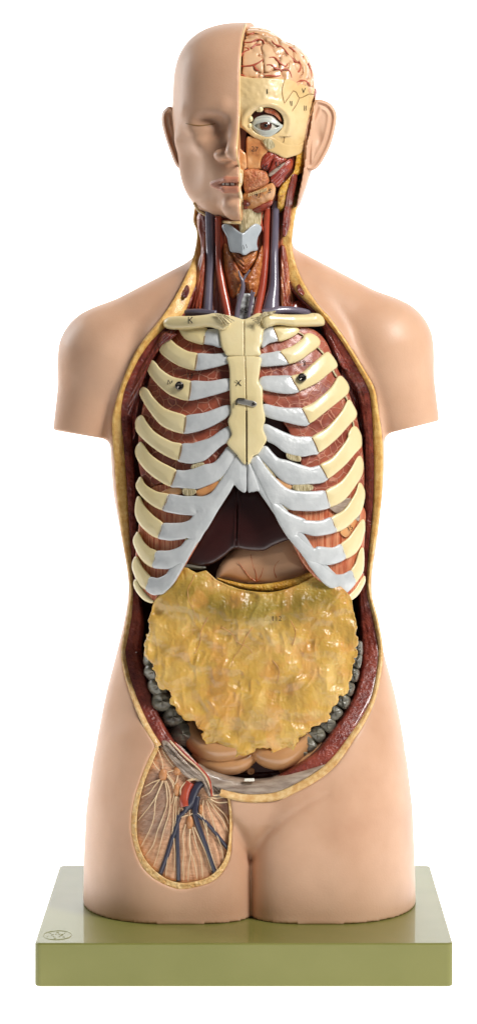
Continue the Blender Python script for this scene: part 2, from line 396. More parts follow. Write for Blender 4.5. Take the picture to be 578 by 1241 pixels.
def numeral(txt, x, z, ys, size, parent, tilt=0.0):
    y = (ys(np.array([x]), np.array([z]))[0] if callable(ys) else ys)
    cu = bpy.data.curves.new('numeral', 'FONT'); cu.body = txt; cu.size = size * S * 1.35; cu.extrude = 0.00012; cu.align_x = 'CENTER'; cu.align_y = 'CENTER'
    o = bpy.data.objects.new('numeral', cu); me = bpy.data.meshes.new_from_object(o); bpy.data.objects.remove(o)
    me.materials.clear(); me.materials.append(M['ink'])
    o = bpy.data.objects.new('numeral', me); COL.objects.link(o)
    o.parent = parent; L = Vector(wpt(x, y, z))
    o.location = L - (Vector(parent.location) if parent.type == 'EMPTY' else Vector((0, 0, 0)))
    o.rotation_euler = (math.radians(90), math.radians(tilt), 0)
    return o

# ------------------------------------------------------------------ setting: added glowing white ground and backdrop, a table with a curved rise
def build_sweep():
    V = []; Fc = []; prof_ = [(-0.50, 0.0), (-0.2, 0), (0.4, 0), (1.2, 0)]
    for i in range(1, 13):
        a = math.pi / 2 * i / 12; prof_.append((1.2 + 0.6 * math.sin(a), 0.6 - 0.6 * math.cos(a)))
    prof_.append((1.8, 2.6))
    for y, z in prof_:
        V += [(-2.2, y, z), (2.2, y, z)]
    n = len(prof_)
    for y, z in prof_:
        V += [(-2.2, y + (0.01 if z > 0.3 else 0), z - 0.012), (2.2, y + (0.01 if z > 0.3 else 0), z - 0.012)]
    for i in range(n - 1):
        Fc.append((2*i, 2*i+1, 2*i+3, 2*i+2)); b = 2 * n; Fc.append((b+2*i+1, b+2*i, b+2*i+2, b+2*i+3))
    o = mesh_obj('glowing_sweep', V, Fc, 'sweep', world=True); o['kind'] = 'structure'
build_sweep()

# ------------------------------------------------------------------ base board
def build_base():
    import bmesh
    t = thing('display_base', 'olive green glossy rectangular plinth under the torso', 'plinth', (0.0, 0.02, 0.0))
    yf, yb = -212 * S, 236 * S; zt = (H0 - 765.5) * S
    kf = (DU - 212) / DU
    x0 = (42.5 - VX) * kf * S; x1 = (548.5 - VX) * kf * S
    bm = bmesh.new(); bmesh.ops.create_cube(bm, size=1)
    for v in bm.verts:
        v.co.x = x0 if v.co.x < 0 else x1; v.co.y = yf if v.co.y < 0 else yb; v.co.z = 0.0005 if v.co.z < 0 else zt
    vert = [e for e in bm.edges if abs(e.verts[0].co.z - e.verts[1].co.z) > 0.01]
    bmesh.ops.bevel(bm, geom=vert, offset=0.006, segments=5, affect='EDGES', profile=0.5)
    hor = [e for e in bm.edges if abs(e.verts[0].co.z - e.verts[1].co.z) < 1e-5]
    bmesh.ops.bevel(bm, geom=hor, offset=0.0016, segments=3, affect='EDGES', profile=0.5)
    me = bpy.data.meshes.new('board'); bm.to_mesh(me); bm.free(); me.materials.append(M['base'])
    o = bpy.data.objects.new('board', me); COL.objects.link(o); o.parent = t; o.location = -Vector(t.location)
    # emblem: raised oval outline with small curls
    y0 = DU * 765.5 / (1133.5 - VY) - DU; cx = (70 - VX) * (DU + y0) / DU * S; cy = y0 * S
    V = []; Fc = []
    def ring(cx, cy, a, b, wd, a0=0, a1=2*math.pi, n=48):
        s0 = len(V)
        for i in range(n + 1):
            t_ = a0 + (a1 - a0) * i / n; c, s_ = math.cos(t_), math.sin(t_)
            for q, zz in ((-wd, 0), (0, 0.0004), (wd, 0)):
                V.append((cx + (a + q) * c, cy + (b + q) * s_, zt + zz + 0.00003))
        for i in range(n):
            for j in range(2): k = s0 + i * 3 + j; Fc.append((k, k + 3, k + 4, k + 1))
    ring(cx, cy, 0.0130, 0.0185, 0.0003)
    r2 = random.Random(5)
    for i in range(13):
        a = i * 0.48 + 0.2; q = 0.35 + 0.35 * (i % 2)
        ring(cx + 0.0125 * q * math.cos(a), cy + 0.018 * q * math.sin(a), 0.0012, 0.0017, 0.0002, a * 2.3, a * 2.3 + 2.2, 8)
    mesh_obj('emblem', V, Fc, 'embl', t, world=True)
build_base()

# ------------------------------------------------------------------ body field
TR = smoothtab([(200, 246, 364, -45, 75), (300, 243, 353, -50, 78), (330, 228, 366, -55, 82), (360, 195, 405, -66, 88), (400, 158, 436, -88, 98), (450, 141, 454, -105, 105), (500, 136, 463, -113, 110),
      (540, 134, 466, -115, 108), (570, 135.5, 465, -113, 106), (600, 138, 463, -110, 102), (660, 149, 456, -103, 94), (690, 154.5, 451, -99, 90), (710, 156.5, 450, -98, 88), (730, 155, 451, -98, 88),
      (760, 149.5, 457, -100, 91), (800, 139.5, 467, -105, 98), (840, 129, 478, -110, 106), (870, 123, 484, -112, 112), (900, 121, 487, -113, 116), (925, 128, 480, -113, 120), (960, 160, 445, -110, 122), (1000, 205, 405, -103, 115),
      (1030, 270, 340, -90, 90), (1050, 296, 310, -50, 50)], 5)
TH = smoothtab([(800, 175, 270, -40, 50), (860, 131, 285, -90, 97), (890, 120, 293, -104, 108), (920, 113.5, 300, -110, 118), (980, 105, 304, -115, 128), (1040, 102, 311, -116, 132), (1130, 101, 312, -115, 132)], 5)
TH2 = smoothtab([(800, 335, 430, -40, 50), (860, 318, 476, -90, 97), (890, 311, 486, -104, 108), (920, 307, 492.5, -110, 118), (980, 305, 499.5, -115, 128), (1040, 297, 502, -116, 132), (1130, 297, 504, -115, 132)], 5)
def sect(x, y, z, tab, n=2.3):
    L, R, fr, bk = prof(z, tab)
    cx = (L + R) / 2; a = (R - L) / 2; cy = np.minimum((fr + bk) / 2, 10) ; b = np.where(y < cy, cy - fr, bk - cy)
    u = np.abs(x - cx) / a; v = np.abs(y - cy) / b
    r = (u ** n + v ** n + 1e-9) ** (1 / n)
    g = np.hypot((u + 1e-6) ** (n-1) / a, (v + 1e-6) ** (n-1) / b) / r ** (n-1)
    return np.clip((r - 1) / np.maximum(g, 1.0 / 400), -90, 90)
def plane_z(y): return VY + 765.5 * DU / (DU + y)
def seg2(pts):
    def f(x, z):
        best = 1e3
        for a, b in zip(pts[:-1], pts[1:]):
            dx, dz = b[0]-a[0], b[1]-a[1]; t = np.clip(((x-a[0])*dx + (z-a[1])*dz) / (dx*dx + dz*dz), 0, 1)
            best = np.minimum(best, np.hypot(x-a[0]-dx*t, z-a[1]-dz*t) + 0 * t)
        return best + np.clip((1005 - z) / 9, 0, 30)
    return f
CR1 = seg2([(303, 1040), (303, 1027), (292, 1008), (278, 990), (262, 975)]); CR2 = seg2([(303, 1027), (322, 1010), (345, 993), (372, 975), (398, 962)])
def body_solid(x, y, z):
    t = sect(x, y, z, TR); t = np.maximum(t, np.maximum(196 - z, z - 1050))
    nk = sect(x, y, z, TR)
    sl = cone(x, y, z, (262, 22, 356), (133, 12, 433), 50, 59)
    sl = smin(sl, cone(x, y, z, (133, 12, 433), (95, 12, 560), 59, 35), 16)
    sr = cone(x, y, z, (346, 22, 352), (462, 12, 423), 50, 59)
    sr = smin(sr, cone(x, y, z, (462, 12, 423), (503, 12, 560), 60, 35), 16)
    sl = smax(sl, (z - 527) - (x - 99) * 0.171, 2.5)
    sr = smax(sr, (z - 518) + (x - 499) * 0.25, 2.5)
    d = smin(t, np.minimum(sl, sr), 12)
    # chest swelling beside the shoulder
    lg1 = np.maximum(sect(x, y, z, TH, np.where(x > 206, 3.6, 2.15)), 800 - z); lg2 = np.maximum(sect(x, y, z, TH2, np.where(x < 400, 3.6, 2.15)), 800 - z)
    lg = smin(lg1, lg2, 4)
    d = smin(d, lg, 7)
    cr = np.minimum(CR1(x, z), CR2(x, z)); d = d + 2.6 * np.exp(-(np.maximum(cr, 0) / 5.5) ** 2) * (y < -20)
    return np.maximum(d, z - plane_z(y) + 0.3)

# nested outline of the big opening: x, z, fat width, muscle width
OP = [(236, 262, 3, 8), (240, 280, 7, 4), (238.5, 300, 11, 4), (231, 326, 12, 4), (218, 353, 15, 4), (207, 372, 18, 4), (194, 390, 9, 8), (171, 419, 6, 22), (156, 448, 5, 20), (145, 478, 4, 22),
      (138, 507, 9, 16), (138.5, 536, 11, 13), (140.5, 560, 11, 12), (143.5, 600, 11, 12), (148.5, 640, 8, 10), (154, 675, 5, 8), (158.5, 705, 2.5, 7), (158.5, 725, 2.5, 9), (154.5, 755, 4, 15), (149, 785, 4, 17),
      (150, 805, 5, 17), (155.5, 828, 5, 18), (168.5, 865, 6, 17), (184.5, 896, 7, 14), (206, 925, 8, 13), (240, 952, 9, 14), (279, 967, 10, 15), (314, 971, 11, 15), (349, 964, 11, 16), (400, 934, 12, 18),
      (432, 889, 7, 19), (451, 853, 5, 20), (460, 815, 5, 19), (462, 785, 5, 20), (456, 750, 4, 18), (448, 720, 3, 11), (447.5, 700, 3, 9), (452, 665, 5, 10), (457.5, 630, 7, 12), (460.5, 600, 8, 13), (462, 560, 9, 13),
      (461, 530, 9, 12), (457, 502, 6, 15), (452, 472, 5, 16), (439, 448, 4, 18), (422, 420, 3, 20), (400, 388, 4, 9), (386, 373, 5, 5), (369, 348, 12, 4), (359, 327, 13, 4), (353, 305, 13, 4), (352.5, 283, 13, 4),
      (357, 257, 13, 4), (361, 238, 12, 4), (366, 215, 8, 3), (368, 203, 4, 2), (300, 203, 2, 2), (250, 215, 2, 2)]
OP = [(a, b, c * (0.8 if b > 760 else 1), d + (c * 0.2 if b > 760 else 0)) for a, b, c, d in OP]
OPS = spline(OP, 6)
POP = Poly(OPS[:, :2], smooth=False)
G_OUT = C(160, 900, 4.444, (150, -15), (120, 30), (80, 110), (42, 210), (10, 320), (-4, 430), (5, 530), (40, 640), (90, 710), (170, 762), (260, 790), (360, 775), (440, 745), (495, 690), (530, 610), (538, 500), (540, 400), (530, 310), (515, 240), (440, 235), (380, 190), (280, 110), (200, 30))
G_IN = C(160, 900, 4.444, (165, 0), (140, 45), (105, 120), (66, 220), (40, 320), (27, 420), (32, 520), (62, 610), (115, 680), (190, 735), (270, 755), (360, 742), (425, 715), (475, 665), (508, 600), (522, 500), (524, 400), (516, 310), (500, 240), (440, 235), (380, 190), (280, 110), (200, 30))
PGO = Poly(G_OUT); PGI = Poly(G_IN)

# front surface raster of a field
class Front:
    def __init__(s, f, x0, x1, z0, z1, y0, y1, step=2.0, fb=10.0):
        xs = np.arange(x0, x1, step); zs = np.arange(z0, z1, step); X, Z = np.meshgrid(xs, zs, indexing='ij')
        Y = np.full(X.shape, float(y0)); 
        for i in range(60): Y = np.minimum(Y + 0.75 * np.maximum(f(X, Y, Z), 0), y1)
        Y = np.where(Y >= y1 - 1, fb, Y)
        s.R = Y; s.lo = (x0, z0); s.step = step
    def __call__(s, x, z):
        u = np.clip((x - s.lo[0]) / s.step, 0, s.R.shape[0] - 1.001); v = np.clip((z - s.lo[1]) / s.step, 0, s.R.shape[1] - 1.001)
        i = u.astype(int); j = v.astype(int); fu = u - i; fv = v - j; R = s.R
        return R[i, j]*(1-fu)*(1-fv) + R[i+1, j]*fu*(1-fv) + R[i, j+1]*(1-fu)*fv + R[i+1, j+1]*fu*fv
BF = Front(body_solid, 90, 520, 200, 1110, -200, 60, 2.5, 5.0)

def cav_floor(z): return np.interp(z, [200, 300, 360, 420, 500, 900, 960, 990], [15, 15, 25, 50, 65, 65, 30, 0])
def body(x, y, z):
    d = body_solid(x, y, z)
    # main cavity, walls lean inward with depth
    c = POP(x, z) + np.maximum(0, y + 15) * 0.42
    c = smax(c, y - cav_floor(z), 6)
    c = np.where(y > 0, np.maximum(c, d + np.minimum(y, 40) * 0.22), c)
    d = smax(d, -c, 4)
    g = PGO(x, z) + 0.5
    fy = BF(x, z) + 17
    g = np.maximum(g, y - fy)
    return smax(d, -g, 3)

fig = thing('anatomical_torso', 'flesh coloured teaching torso with half a face, cut open from neck to groin', 'torso', (300, 10, plane_z(10)))
V, Q = sdf_mesh(body, (55, -130, 190), (545, 150, 1150), 2.0)
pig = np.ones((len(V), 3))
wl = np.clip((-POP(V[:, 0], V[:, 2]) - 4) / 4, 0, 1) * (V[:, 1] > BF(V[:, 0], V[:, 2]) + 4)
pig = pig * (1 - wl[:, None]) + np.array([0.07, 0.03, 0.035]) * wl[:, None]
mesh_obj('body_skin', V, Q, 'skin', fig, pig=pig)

# fat and muscle rings lining the cut
def rings():
    P = OPS[:, :2]; n = len(P)
    T = np.roll(P, -1, 0) - np.roll(P, 1, 0); T /= np.linalg.norm(T, axis=1)[:, None]
    Nn = np.stack([T[:, 1], -T[:, 0]], 1)
    if POP(*(P + Nn * 3).T).mean() > 0: Nn = -Nn
    k = np.array([1, 2, 3, 4, 3, 2, 1]) / 16.0
    sm = lambda a: np.convolve(np.pad(a, 3, mode='wrap'), k, 'valid')
    Nn = np.stack([sm(Nn[:, 0]), sm(Nn[:, 1])], 1); Nn /= np.linalg.norm(Nn, axis=1)[:, None]
    y0 = np.clip(BF(*(P + Nn * 4).T), -130, 12)
    for _ in range(3): y0 = sm(y0)
    wf = sm(OPS[:, 2]); wm = sm(OPS[:, 3])
    def strip(name, rows, mat, amp, freq, sel=None):
        V = []; m = len(rows)
        for (off, dy) in rows:
            q = P + Nn * np.asarray(off)[:, None]; V.append(np.stack([q[:, 0], y0 + dy, q[:, 1]], 1))
        V = np.concatenate(V)
        nn = noise(V[:, 0] / freq, V[:, 1] / freq, V[:, 2] / freq)
        rowi = np.repeat(np.arange(m), n); e = ((rowi > 0) & (rowi < m - 1)); V[:, 1] -= nn * amp * e; V[:, 0] += nn * amp * 0.5 * e
        Fq = []
        for j in range(m - 1):
            for i in range(n):
                if sel is not None and not sel[i]: continue
                i2 = (i + 1) % n; Fq.append((j*n+i, j*n+i2, (j+1)*n+i2, (j+1)*n+i))
        up_ = np.clip((760 - V[:, 2]) / 160, 0, 1)[:, None]
        o = mesh_obj(name, V, np.array(Fq), mat, fig, pig=(1 - up_) * np.array([0.97, 0.93, 0.86]) + up_ * np.array([1.0, 0.88, 0.56]))
        md = o.modifiers.new('s', 'SUBSURF'); md.levels = 1; md.render_levels = 1
        return o
    z = P[:, 1]; lower = (z > 905) & (P[:, 0] > 200) & (P[:, 0] < 398)
    one = np.ones(n)
    fat_ok = (z > 225) & ((PGO(P[:, 0], P[:, 1]) > 1.0) | (z < 890) | (P[:, 0] > 266))
    strip('fat_rim', [(one*-1.6, 1.0), (one*0.0, -0.8), (one*0.3+wf*0.15, -0.8), (wf*0.5, 0.2), (wf*0.85, 1.0), (wf+0.5, 3.5), (wf+1, 9)], 'fat', 0.9, 4, fat_ok)
    mu = [(wf*1.0, 3.2), (wf+wm*0.15, 2.2), (wf+wm*0.3, 3.4), (wf+wm*0.45, 3.0), (wf+wm*0.6, 4.6), (wf+wm*0.75, 4.6), (wf+wm*0.9, 7), (wf+wm, 12), (wf+wm+1, 22), (wf+wm+2, 60)]
    mu = [(a, b + 0.9) for a, b in mu]
    strip('muscle_rim', mu, 'muscle', 1.0, 5, z > 225)
    tp = np.clip((P[:, 0] - 196) / 30, 0, 1) * np.clip((402 - P[:, 0]) / 55, 0, 1); tp = tp ** 0.7
    wm = wm * tp
    strip('pelvic_sheath', [(wf*1.0, 2.2), (wf+wm*0.2, 0.6), (wf+wm*0.4, 0.6), (wf+wm*0.6, 1.6), (wf+wm*0.8, 4), (wf+wm, 9), (wf+wm+1.5, 25), (wf+wm+2, 40)], 'pale', 0.7, 6, lower)
rings()

# ------------------------------------------------------------------ head
HC = (302.0, 15.0, 165.0); CA, SA = math.cos(math.radians(7.5)), math.sin(math.radians(7.5))
def hl(x, y, z):
    wx, wy = x - HC[0], y - HC[1]
    return wx * CA - wy * SA, wx * SA + wy * CA, z - HC[2]
def sell(x, y, z, c, r, n=2.5):
    u, v, w_ = np.abs(x-c[0])/r[0], np.abs(y-c[1])/r[1], np.abs(z-c[2])/r[2]
    k = (u**n + v**n + w_**n + 1e-9) ** (1/n)
    g = np.sqrt(((u+1e-6)**(n-1)/r[0])**2 + ((v+1e-6)**(n-1)/r[1])**2 + ((w_+1e-6)**(n-1)/r[2])**2) / k**(n-1)
    return np.clip((k-1) / np.maximum(g, 1/300), -90, 200)
def lips(x, y, z):
    up = smin(cone(x, y, z, (-36, -82, 58), (-15, -94, 54), 2.0, 4.6), cone(x, y, z, (-15, -94, 54), (8, -98, 54), 4.6, 4.4), 3)
    lo = smin(cone(x, y, z, (-36, -82, 59), (-17, -92.5, 64), 2.0, 5.0), cone(x, y, z, (-17, -92.5, 64), (8, -96.5, 64.5), 5.0, 5.2), 3)
    return up, lo
def lxr(X, Y): return (X - HC[0]) * CA - (Y - HC[1]) * SA
def head_solid(X, Y, Z):
    x, y, z = hl(X, Y, Z)
    d = sell(x, y, z, (0, 8, -50), (91, 103, 88), 2.7)
    jaw = sell(x, y, z, (0, -12, 6), (84, 76, 98), 2.7)
    d = smin(d, jaw, 18)
    # taper of the cheeks towards the mouth and chin, in front only
    for sx in (-1, 1):
        tap = (x * sx * 0.80 - y * 0.60 + np.maximum(z, -10) * 0.20) - 106
        d = smax(d, tap, 14)
    d = smin(d, ell(x, y, z, (0, -72, 84), (25, 22, 20)), 9)          # chin
    d = smin(d, ell(x, y, z, (0, -72, 50), (33, 24, 26)), 14)          # muzzle
    d = smin(d, cone(x, y, z, (-52, -70, 12), (-68, -44, 6), 15, 15), 10)   # cheek bone
    for sx in (-1, 1):
        d = smax(d, -ell(x, y, z, (sx * 39, -108, -11), (30, 34, 19)), 9)   # eye sockets
        d = smin(d, ell(x, y, z, (sx * 46, -66, -9), (22, 17, 14)), 6)       # closed lids
    d = smin(d, cone(x, y, z, (-18, -86, -37), (-64, -64, -33), 9, 8), 9)   # brow
    d = smin(d, cone(x, y, z, (0, -84, -28), (0, -93, -4), 9, 11), 13)
    d = smin(d, cone(x, y, z, (0, -93, -4), (-2, -110, 18), 11, 12.5), 9)      # nose bridge to tip
    d = smin(d, ell(x, y, z, (-18, -94, 23), (13, 15, 8.5)), 3.5)            # wing
    d = smax(d, -ell(x, y, z, (-14, -100, 33.5), (7, 9, 4.5)), 2)              # nostril
    up, lo = lips(x, y, z)
    d = smin(d, smin(up, lo, 0.6), 1.5)
    d = smax(d, -ell(x, y, z, (-6, -104, 58.4), (24, 19, 2.4)), 1.2)
    d = smax(d, -ell(x, y, z, (0, -96, 76), (22, 8, 5)), 6)
    d = smax(d, np.where(lxr(X, Y) > 5, X - (383 - np.maximum(Z - 190, 0) * 0.33), -60), 4)
    d = smax(d, -ell(x, y, z, (-84, -86, 44), (34, 34, 44)), 22)         # hollow cheek
    # under side of the jaw, cut clean
    pl = (Z - 271) - np.minimum(0, (X - 285)) * 0.30 * 0.9 + np.maximum(0, 240 - X) * 0.9 - np.maximum(0, Y + 60) * 0.25
    d = smax(d, pl, 3)
    return d
HF = Front(head_solid, 190, 410, 15, 290, -180, 60, 2.0, 40.0)
HO = Poly([(262, 5), (450, 5), (450, 112), (397, 112), (383, 107), (381, 120), (378, 140), (375, 160), (371, 175), (370, 190), (368, 203), (366, 215), (361, 238), (357, 257), (352, 290), (262, 290)], smooth=False)
def head(X, Y, Z):
    d = head_solid(X, Y, Z); lx, ly, lz = hl(X, Y, Z)
    c = np.maximum(HO(X, Z), -lx)
    c = np.maximum(c, np.where(Z > 112, Y - 45, -50))
    return smax(d, -c, 1.5)
V, Q = sdf_mesh(head, (200, -140, 18), (402, 135, 285), 1.5)
lx, ly, lz = hl(V[:, 0], V[:, 1], V[:, 2]); up, lo = lips(lx, ly, lz)
pig = np.ones((len(V), 3)); k = np.clip(1 - np.minimum(up, lo) / 0.9, 0, 1)[:, None] * (lx < 1)[:, None]
pig = pig * (1 - k) + np.array([0.78, 0.56, 0.55]) * k
e = (np.clip((lx + 0.8) / 0.6, 0, 1) * (head_solid(V[:, 0], V[:, 1], V[:, 2]) < -1.0))[:, None]
pig = pig * (1 - e) + np.array([1.0, 0.85, 0.6]) * e
head_o = mesh_obj('head_skin', V, Q, 'skin', fig, pig=pig)
tube('eyelid_line', [(225, 0, 149.6, .3), (233, 0, 151.2, .7), (243, 0, 152.2, .8), (253, 0, 151, .7), (261, 0, 150, .3)], 'brown', head_o, ys=lambda x, z: HF(x, z) - 0.3, seg=8)
for i, x in enumerate((270, 275.5, 281.5)):
    relief('tooth', [(x-2.4, 221.2), (x+2.4, 221.2), (x+2.2, 224.8), (x-2.2, 224.8)], lambda X, Z: HF(X, 0*Z+217) + 3.6, 3, 'white', head_o, r=0.9, h=0.5, smooth=False)
# pale cut edge running down the middle of the face
def midline(y_, z): return HC[0] + (y_ - HC[1]) * SA / CA
cut = []
zz = np.arange(30, 268, 3.0)
yy = np.array([HF(np.array([284.0]), np.array([q]))[0] for q in zz])
for i in range(2): yy = np.convolve(np.pad(yy, 1, mode='edge'), [.25, .5, .25], 'valid')
pts = [(midline(b, a) + 0.2, b + 2.2, a, 1.5) for a, b in zip(zz, yy)]
tube('cut_edge', pts[::2], 'skull', fig, seg=10, n=3)
jl = C(195, 80, 5.78, (232, 960), (262, 1010), (310, 1042), (360, 1072), (420, 1090), (490, 1097), (560, 1100))
tube('jaw_cut_edge', [(p[0], HF(np.array([p[0]]), np.array([p[1] - 5]))[0] + 4, p[1] - 0.2, 1.8) for p in jl], 'skull', fig, seg=10)

# ears
def ear(name, outl, ycen, slope, cx, rim=4.0):
    pe = Poly(outl, step=0.5)
    cz = pe.P[:, 1].mean()
    def ys(x, z): return ycen + (x - cx) * slope
    def bump(x, z):
        d = -pe(x, z)
        b = rim * np.exp(-((d - 2.6) / 2.0) ** 2) - rim * 0.3 * np.exp(-((d - 6.8) / 2.4) ** 2)
        b = b + rim * 0.6 * np.exp(-((d - 10) / 2.2) ** 2)
        b = b - rim * 0.8 * np.exp(-(((x - cx) / 4.0) ** 2 + ((z - cz - 4) / 9.0) ** 2))
        return b
    return relief(name, pe, ys, 9, 'skin', fig, r=2.8, h=0.75, bump=bump, pig=lambda V: np.ones((len(V), 3)))
ear('ear', C(190, 10, 2.408, (22, 297), (38, 286), (54, 300), (62, 340), (70, 400), (80, 455), (66, 467), (54, 455), (40, 420), (24, 372), (15, 335), (15, 312)), -2, -0.55, 208, 3.4)
ear('ear', C(190, 10, 2.408, (448, 300), (462, 268), (490, 270), (512, 285), (524, 312), (520, 350), (508, 395), (492, 430), (472, 462), (450, 474), (430, 462), (428, 400), (432, 340)), -38, 0.22, 386, 2.6)

# ------------------------------------------------------------------ open half of the head
def core(X, Y, Z):
    lx, ly, lz = hl(X, Y, Z)
    d = head_solid(X, Y, Z) + 13
    d = np.maximum(d, 1.0 - lx); d = np.maximum(d, 98 - Z); d = np.maximum(d, Z - 250); d = np.maximum(d, X - 372 + np.maximum(0, Z - 180) * .3); return d
V, Q = sdf_mesh(core, (285, -130, 90), (395, 130, 262), 2.5)
mesh_obj('inner_head', V, Q, 'maroon', fig)
h6 = lambda *p: C(280, 20, 4.446, *p)
h7 = lambda *p: C(280, 120, 4.446, *p)
hz = lambda *p: C(270, 120, 5.78, *p)
HS = lambda o: (lambda x, z: HF(x, z) + o)
def HSY(o, lim=-20):    # smoothed outer surface for the big plates
    return lambda x, z: np.minimum((HF(x, z) + HF(x-5, z) + HF(x+5, z) + HF(x, z-5) + HF(x, z+5)) / 5 + o, 30)
# generic bony surface: a smooth cranial form without the nose and lid
def bony(X, Y, Z):
    x, y, z = hl(X, Y, Z)
    d = smin(sell(x, y, z, (0, 8, -50), (90, 103, 88), 2.45), sell(x, y, z, (0, -12, 6), (82, 74, 98), 2.7), 22)
    d = smax(d, (x * 0.80 - y * 0.60 + np.maximum(z, -10) * 0.20) - 104, 26)
    return d + 3
BO = Front(bony, 270, 420, 15, 290, -180, 60, 2.0, 40.0)
bo = lambda o: (lambda x, z: BO(x, z) + o)
skull = relief('skull_bone', h6((31, 331), (120, 332), (290, 335), (370, 362), (452, 393), (452, 440)) + h7((440, 40), (428, 100), (417, 170), (405, 205), (375, 248), (330, 256), (290, 258), (255, 262), (205, 258), (165, 225), (120, 205), (75, 170), (50, 155), (22, 165), (16, 120), (14, 40)),
               bo(0), 9, 'skull', fig, r=1.6, h=1.0, n=3,
               bump=lambda x, z: 4.5 * np.exp(-((np.hypot((x - 323) / 1.2, z - 150) - 24.5) / 4.0) ** 2) * (z < 165) + 0.35 * fbm(x / 5, z * 0, z / 5),
               clip=lambda X, Y, Z: -(np.maximum(np.hypot((X - 323) / 1.17, Z - 147.5) - 17.5, 0 * Y - 5)))
tube('suture', [(p[0], -0.2, p[1], .55) for p in h6((290, 335), (275, 400), (290, 480), (312, 530))], 'brown', skull, ys=bo(0), seg=6)
tube('suture', [(p[0], -0.2, p[1], .5) for p in h6((335, 400), (350, 408), (368, 438), (395, 430), (420, 418), (445, 420))], 'brown', skull, ys=bo(0), seg=6)
tube('suture', [(p[0], -0.2, p[1], .5) for p in h6((368, 438), (350, 478), (322, 520), (308, 560))+h7((325, 100), (300, 150), (282, 235))], 'brown', skull, ys=bo(0), seg=6)
tube('suture', [(p[0], -0.2, p[1], .45) for p in h6((335, 400), (300, 450), (285, 470))], 'brown', skull, ys=bo(0), seg=6)
for t_, p in (('I', (195, 405)), ('II', (322, 470)), ('III', (394, 495)), ('IV', (385, 400))):
    q = h6(p)[0]; numeral(t_, q[0], q[1], bo(-0.7), 6.5, skull)
# temple edge and cheek fat
relief('temple_muscle', h7((452, -60), (462, -40), (452, 20), (440, 90), (428, 160), (420, 200), (408, 210), (410, 180), (424, 100), (437, 30), (446, -40)), bo(-0.5), 6, 'red', fig, r=1.0, h=0.75)
relief('cheek_fat', h7((372, 248), (400, 218), (422, 205), (430, 250), (415, 320), (398, 380), (380, 400), (358, 410), (340, 440), (310, 480), (290, 560), (268, 680), (245, 690), (250, 560), (262, 480), (330, 400), (345, 340), (350, 290), (352, 262)), bo(3), 9, 'fatneck', fig, r=2, h=0.9, dome=2, bump=lambda x, z: 0.9 * noise(x/2.6, z*0, z/2.6))
relief('neck_muscle_cut', h7((328, 408), (345, 402), (357, 412), (350, 470), (338, 540), (328, 610), (318, 680), (295, 740), (278, 735), (275, 680), (284, 600), (298, 510), (312, 450)), lambda x, z: BO(x, np.minimum(z, 250)) + 1.0, 6, 'muscle', fig, r=2, h=0.75, dome=1.5, domew=4, bump=lambda x, z: 0.8 * np.sin(x * 2.2 + z * 0.25))
# orbit
ORB = bo(7)
relief('eye_socket', hz((188, 130), (205, 90), (240, 58), (290, 48), (350, 62), (395, 95), (420, 140), (430, 175), (400, 200), (300, 220), (210, 190)), bo(10), 5, 'maroon', fig, r=1, h=0.75)
relief('eye_muscle', hz((285, 66), (340, 66), (385, 95), (412, 140), (405, 160), (360, 115), (300, 95)), bo(5), 5, 'orange', fig, r=1.4, h=0.6, dome=1.5, domew=3)
eyec = hz((302, 185))[0]; ey = BO(np.array([eyec[0]]), np.array([eyec[1]]))[0]
eye = thing_eye = None
def ball(name, c, r, mat, parent, n=24, sq=(1, 1, 1)):
    V = []; Fq = []
    for i in range(n + 1):
        a = math.pi * i / n
        for j in range(2 * n):
            b = math.pi * j / n; V.append((c[0] + r * sq[0] * math.sin(a) * math.cos(b), c[1] + r * sq[1] * math.cos(a), c[2] + r * sq[2] * math.sin(a) * math.sin(b)))
    for i in range(n):
        for j in range(2 * n):
            j2 = (j + 1) % (2 * n); Fq.append((i*2*n+j, i*2*n+j2, (i+1)*2*n+j2, (i+1)*2*n+j))
    return mesh_obj(name, V, np.array(Fq), mat, parent)
R_E = 15.5
eb = ball('eyeball', (eyec[0], ey + 15.5, eyec[1]), R_E, 'sclera', fig)
def disc(name, c, r, off, mat, parent):
    V = [(c[0], c[1] - R_E - off, c[2])]; n = 28; Fq = []
    for k_, rr in enumerate((0.4, 0.75, 1.0)):
        for j in range(n):
            a = 2 * math.pi * j / n; q = r * rr; V.append((c[0] + q * math.cos(a), c[1] - math.sqrt(max(R_E ** 2 - q * q, 0)) - off * (1 - rr ** 4) - 0.15, c[2] + q * math.sin(a)))
    T = [(0, 1 + (j + 1) % n, 1 + j) for j in range(n)]
    W = wv(V); me = bpy.data.meshes.new(name); fs = T + [(1+k_*n+j, 1+k_*n+(j+1) % n, 1+(k_+1)*n+(j+1) % n, 1+(k_+1)*n+j) for k_ in range(2) for j in range(n)]
    me.from_pydata(W.tolist(), [], fs); me.polygons.foreach_set('use_smooth', [True] * len(fs)); me.materials.append(M[mat])
    o = bpy.data.objects.new(name, me); COL.objects.link(o); o.parent = parent; return o
disc('iris', (eyec[0] - 0.3, ey + 15.5, eyec[1]), 7.2, 1.2, 'iris', eb)
disc('pupil', (eyec[0] - 0.3, ey + 15.5, eyec[1]), 3.2, 1.6, 'pupil', eb)
pin = Poly(hz((222, 188), (250, 172), (295, 163), (340, 168), (375, 182), (398, 189), (370, 203), (335, 216), (290, 221), (250, 210)), step=0.5)
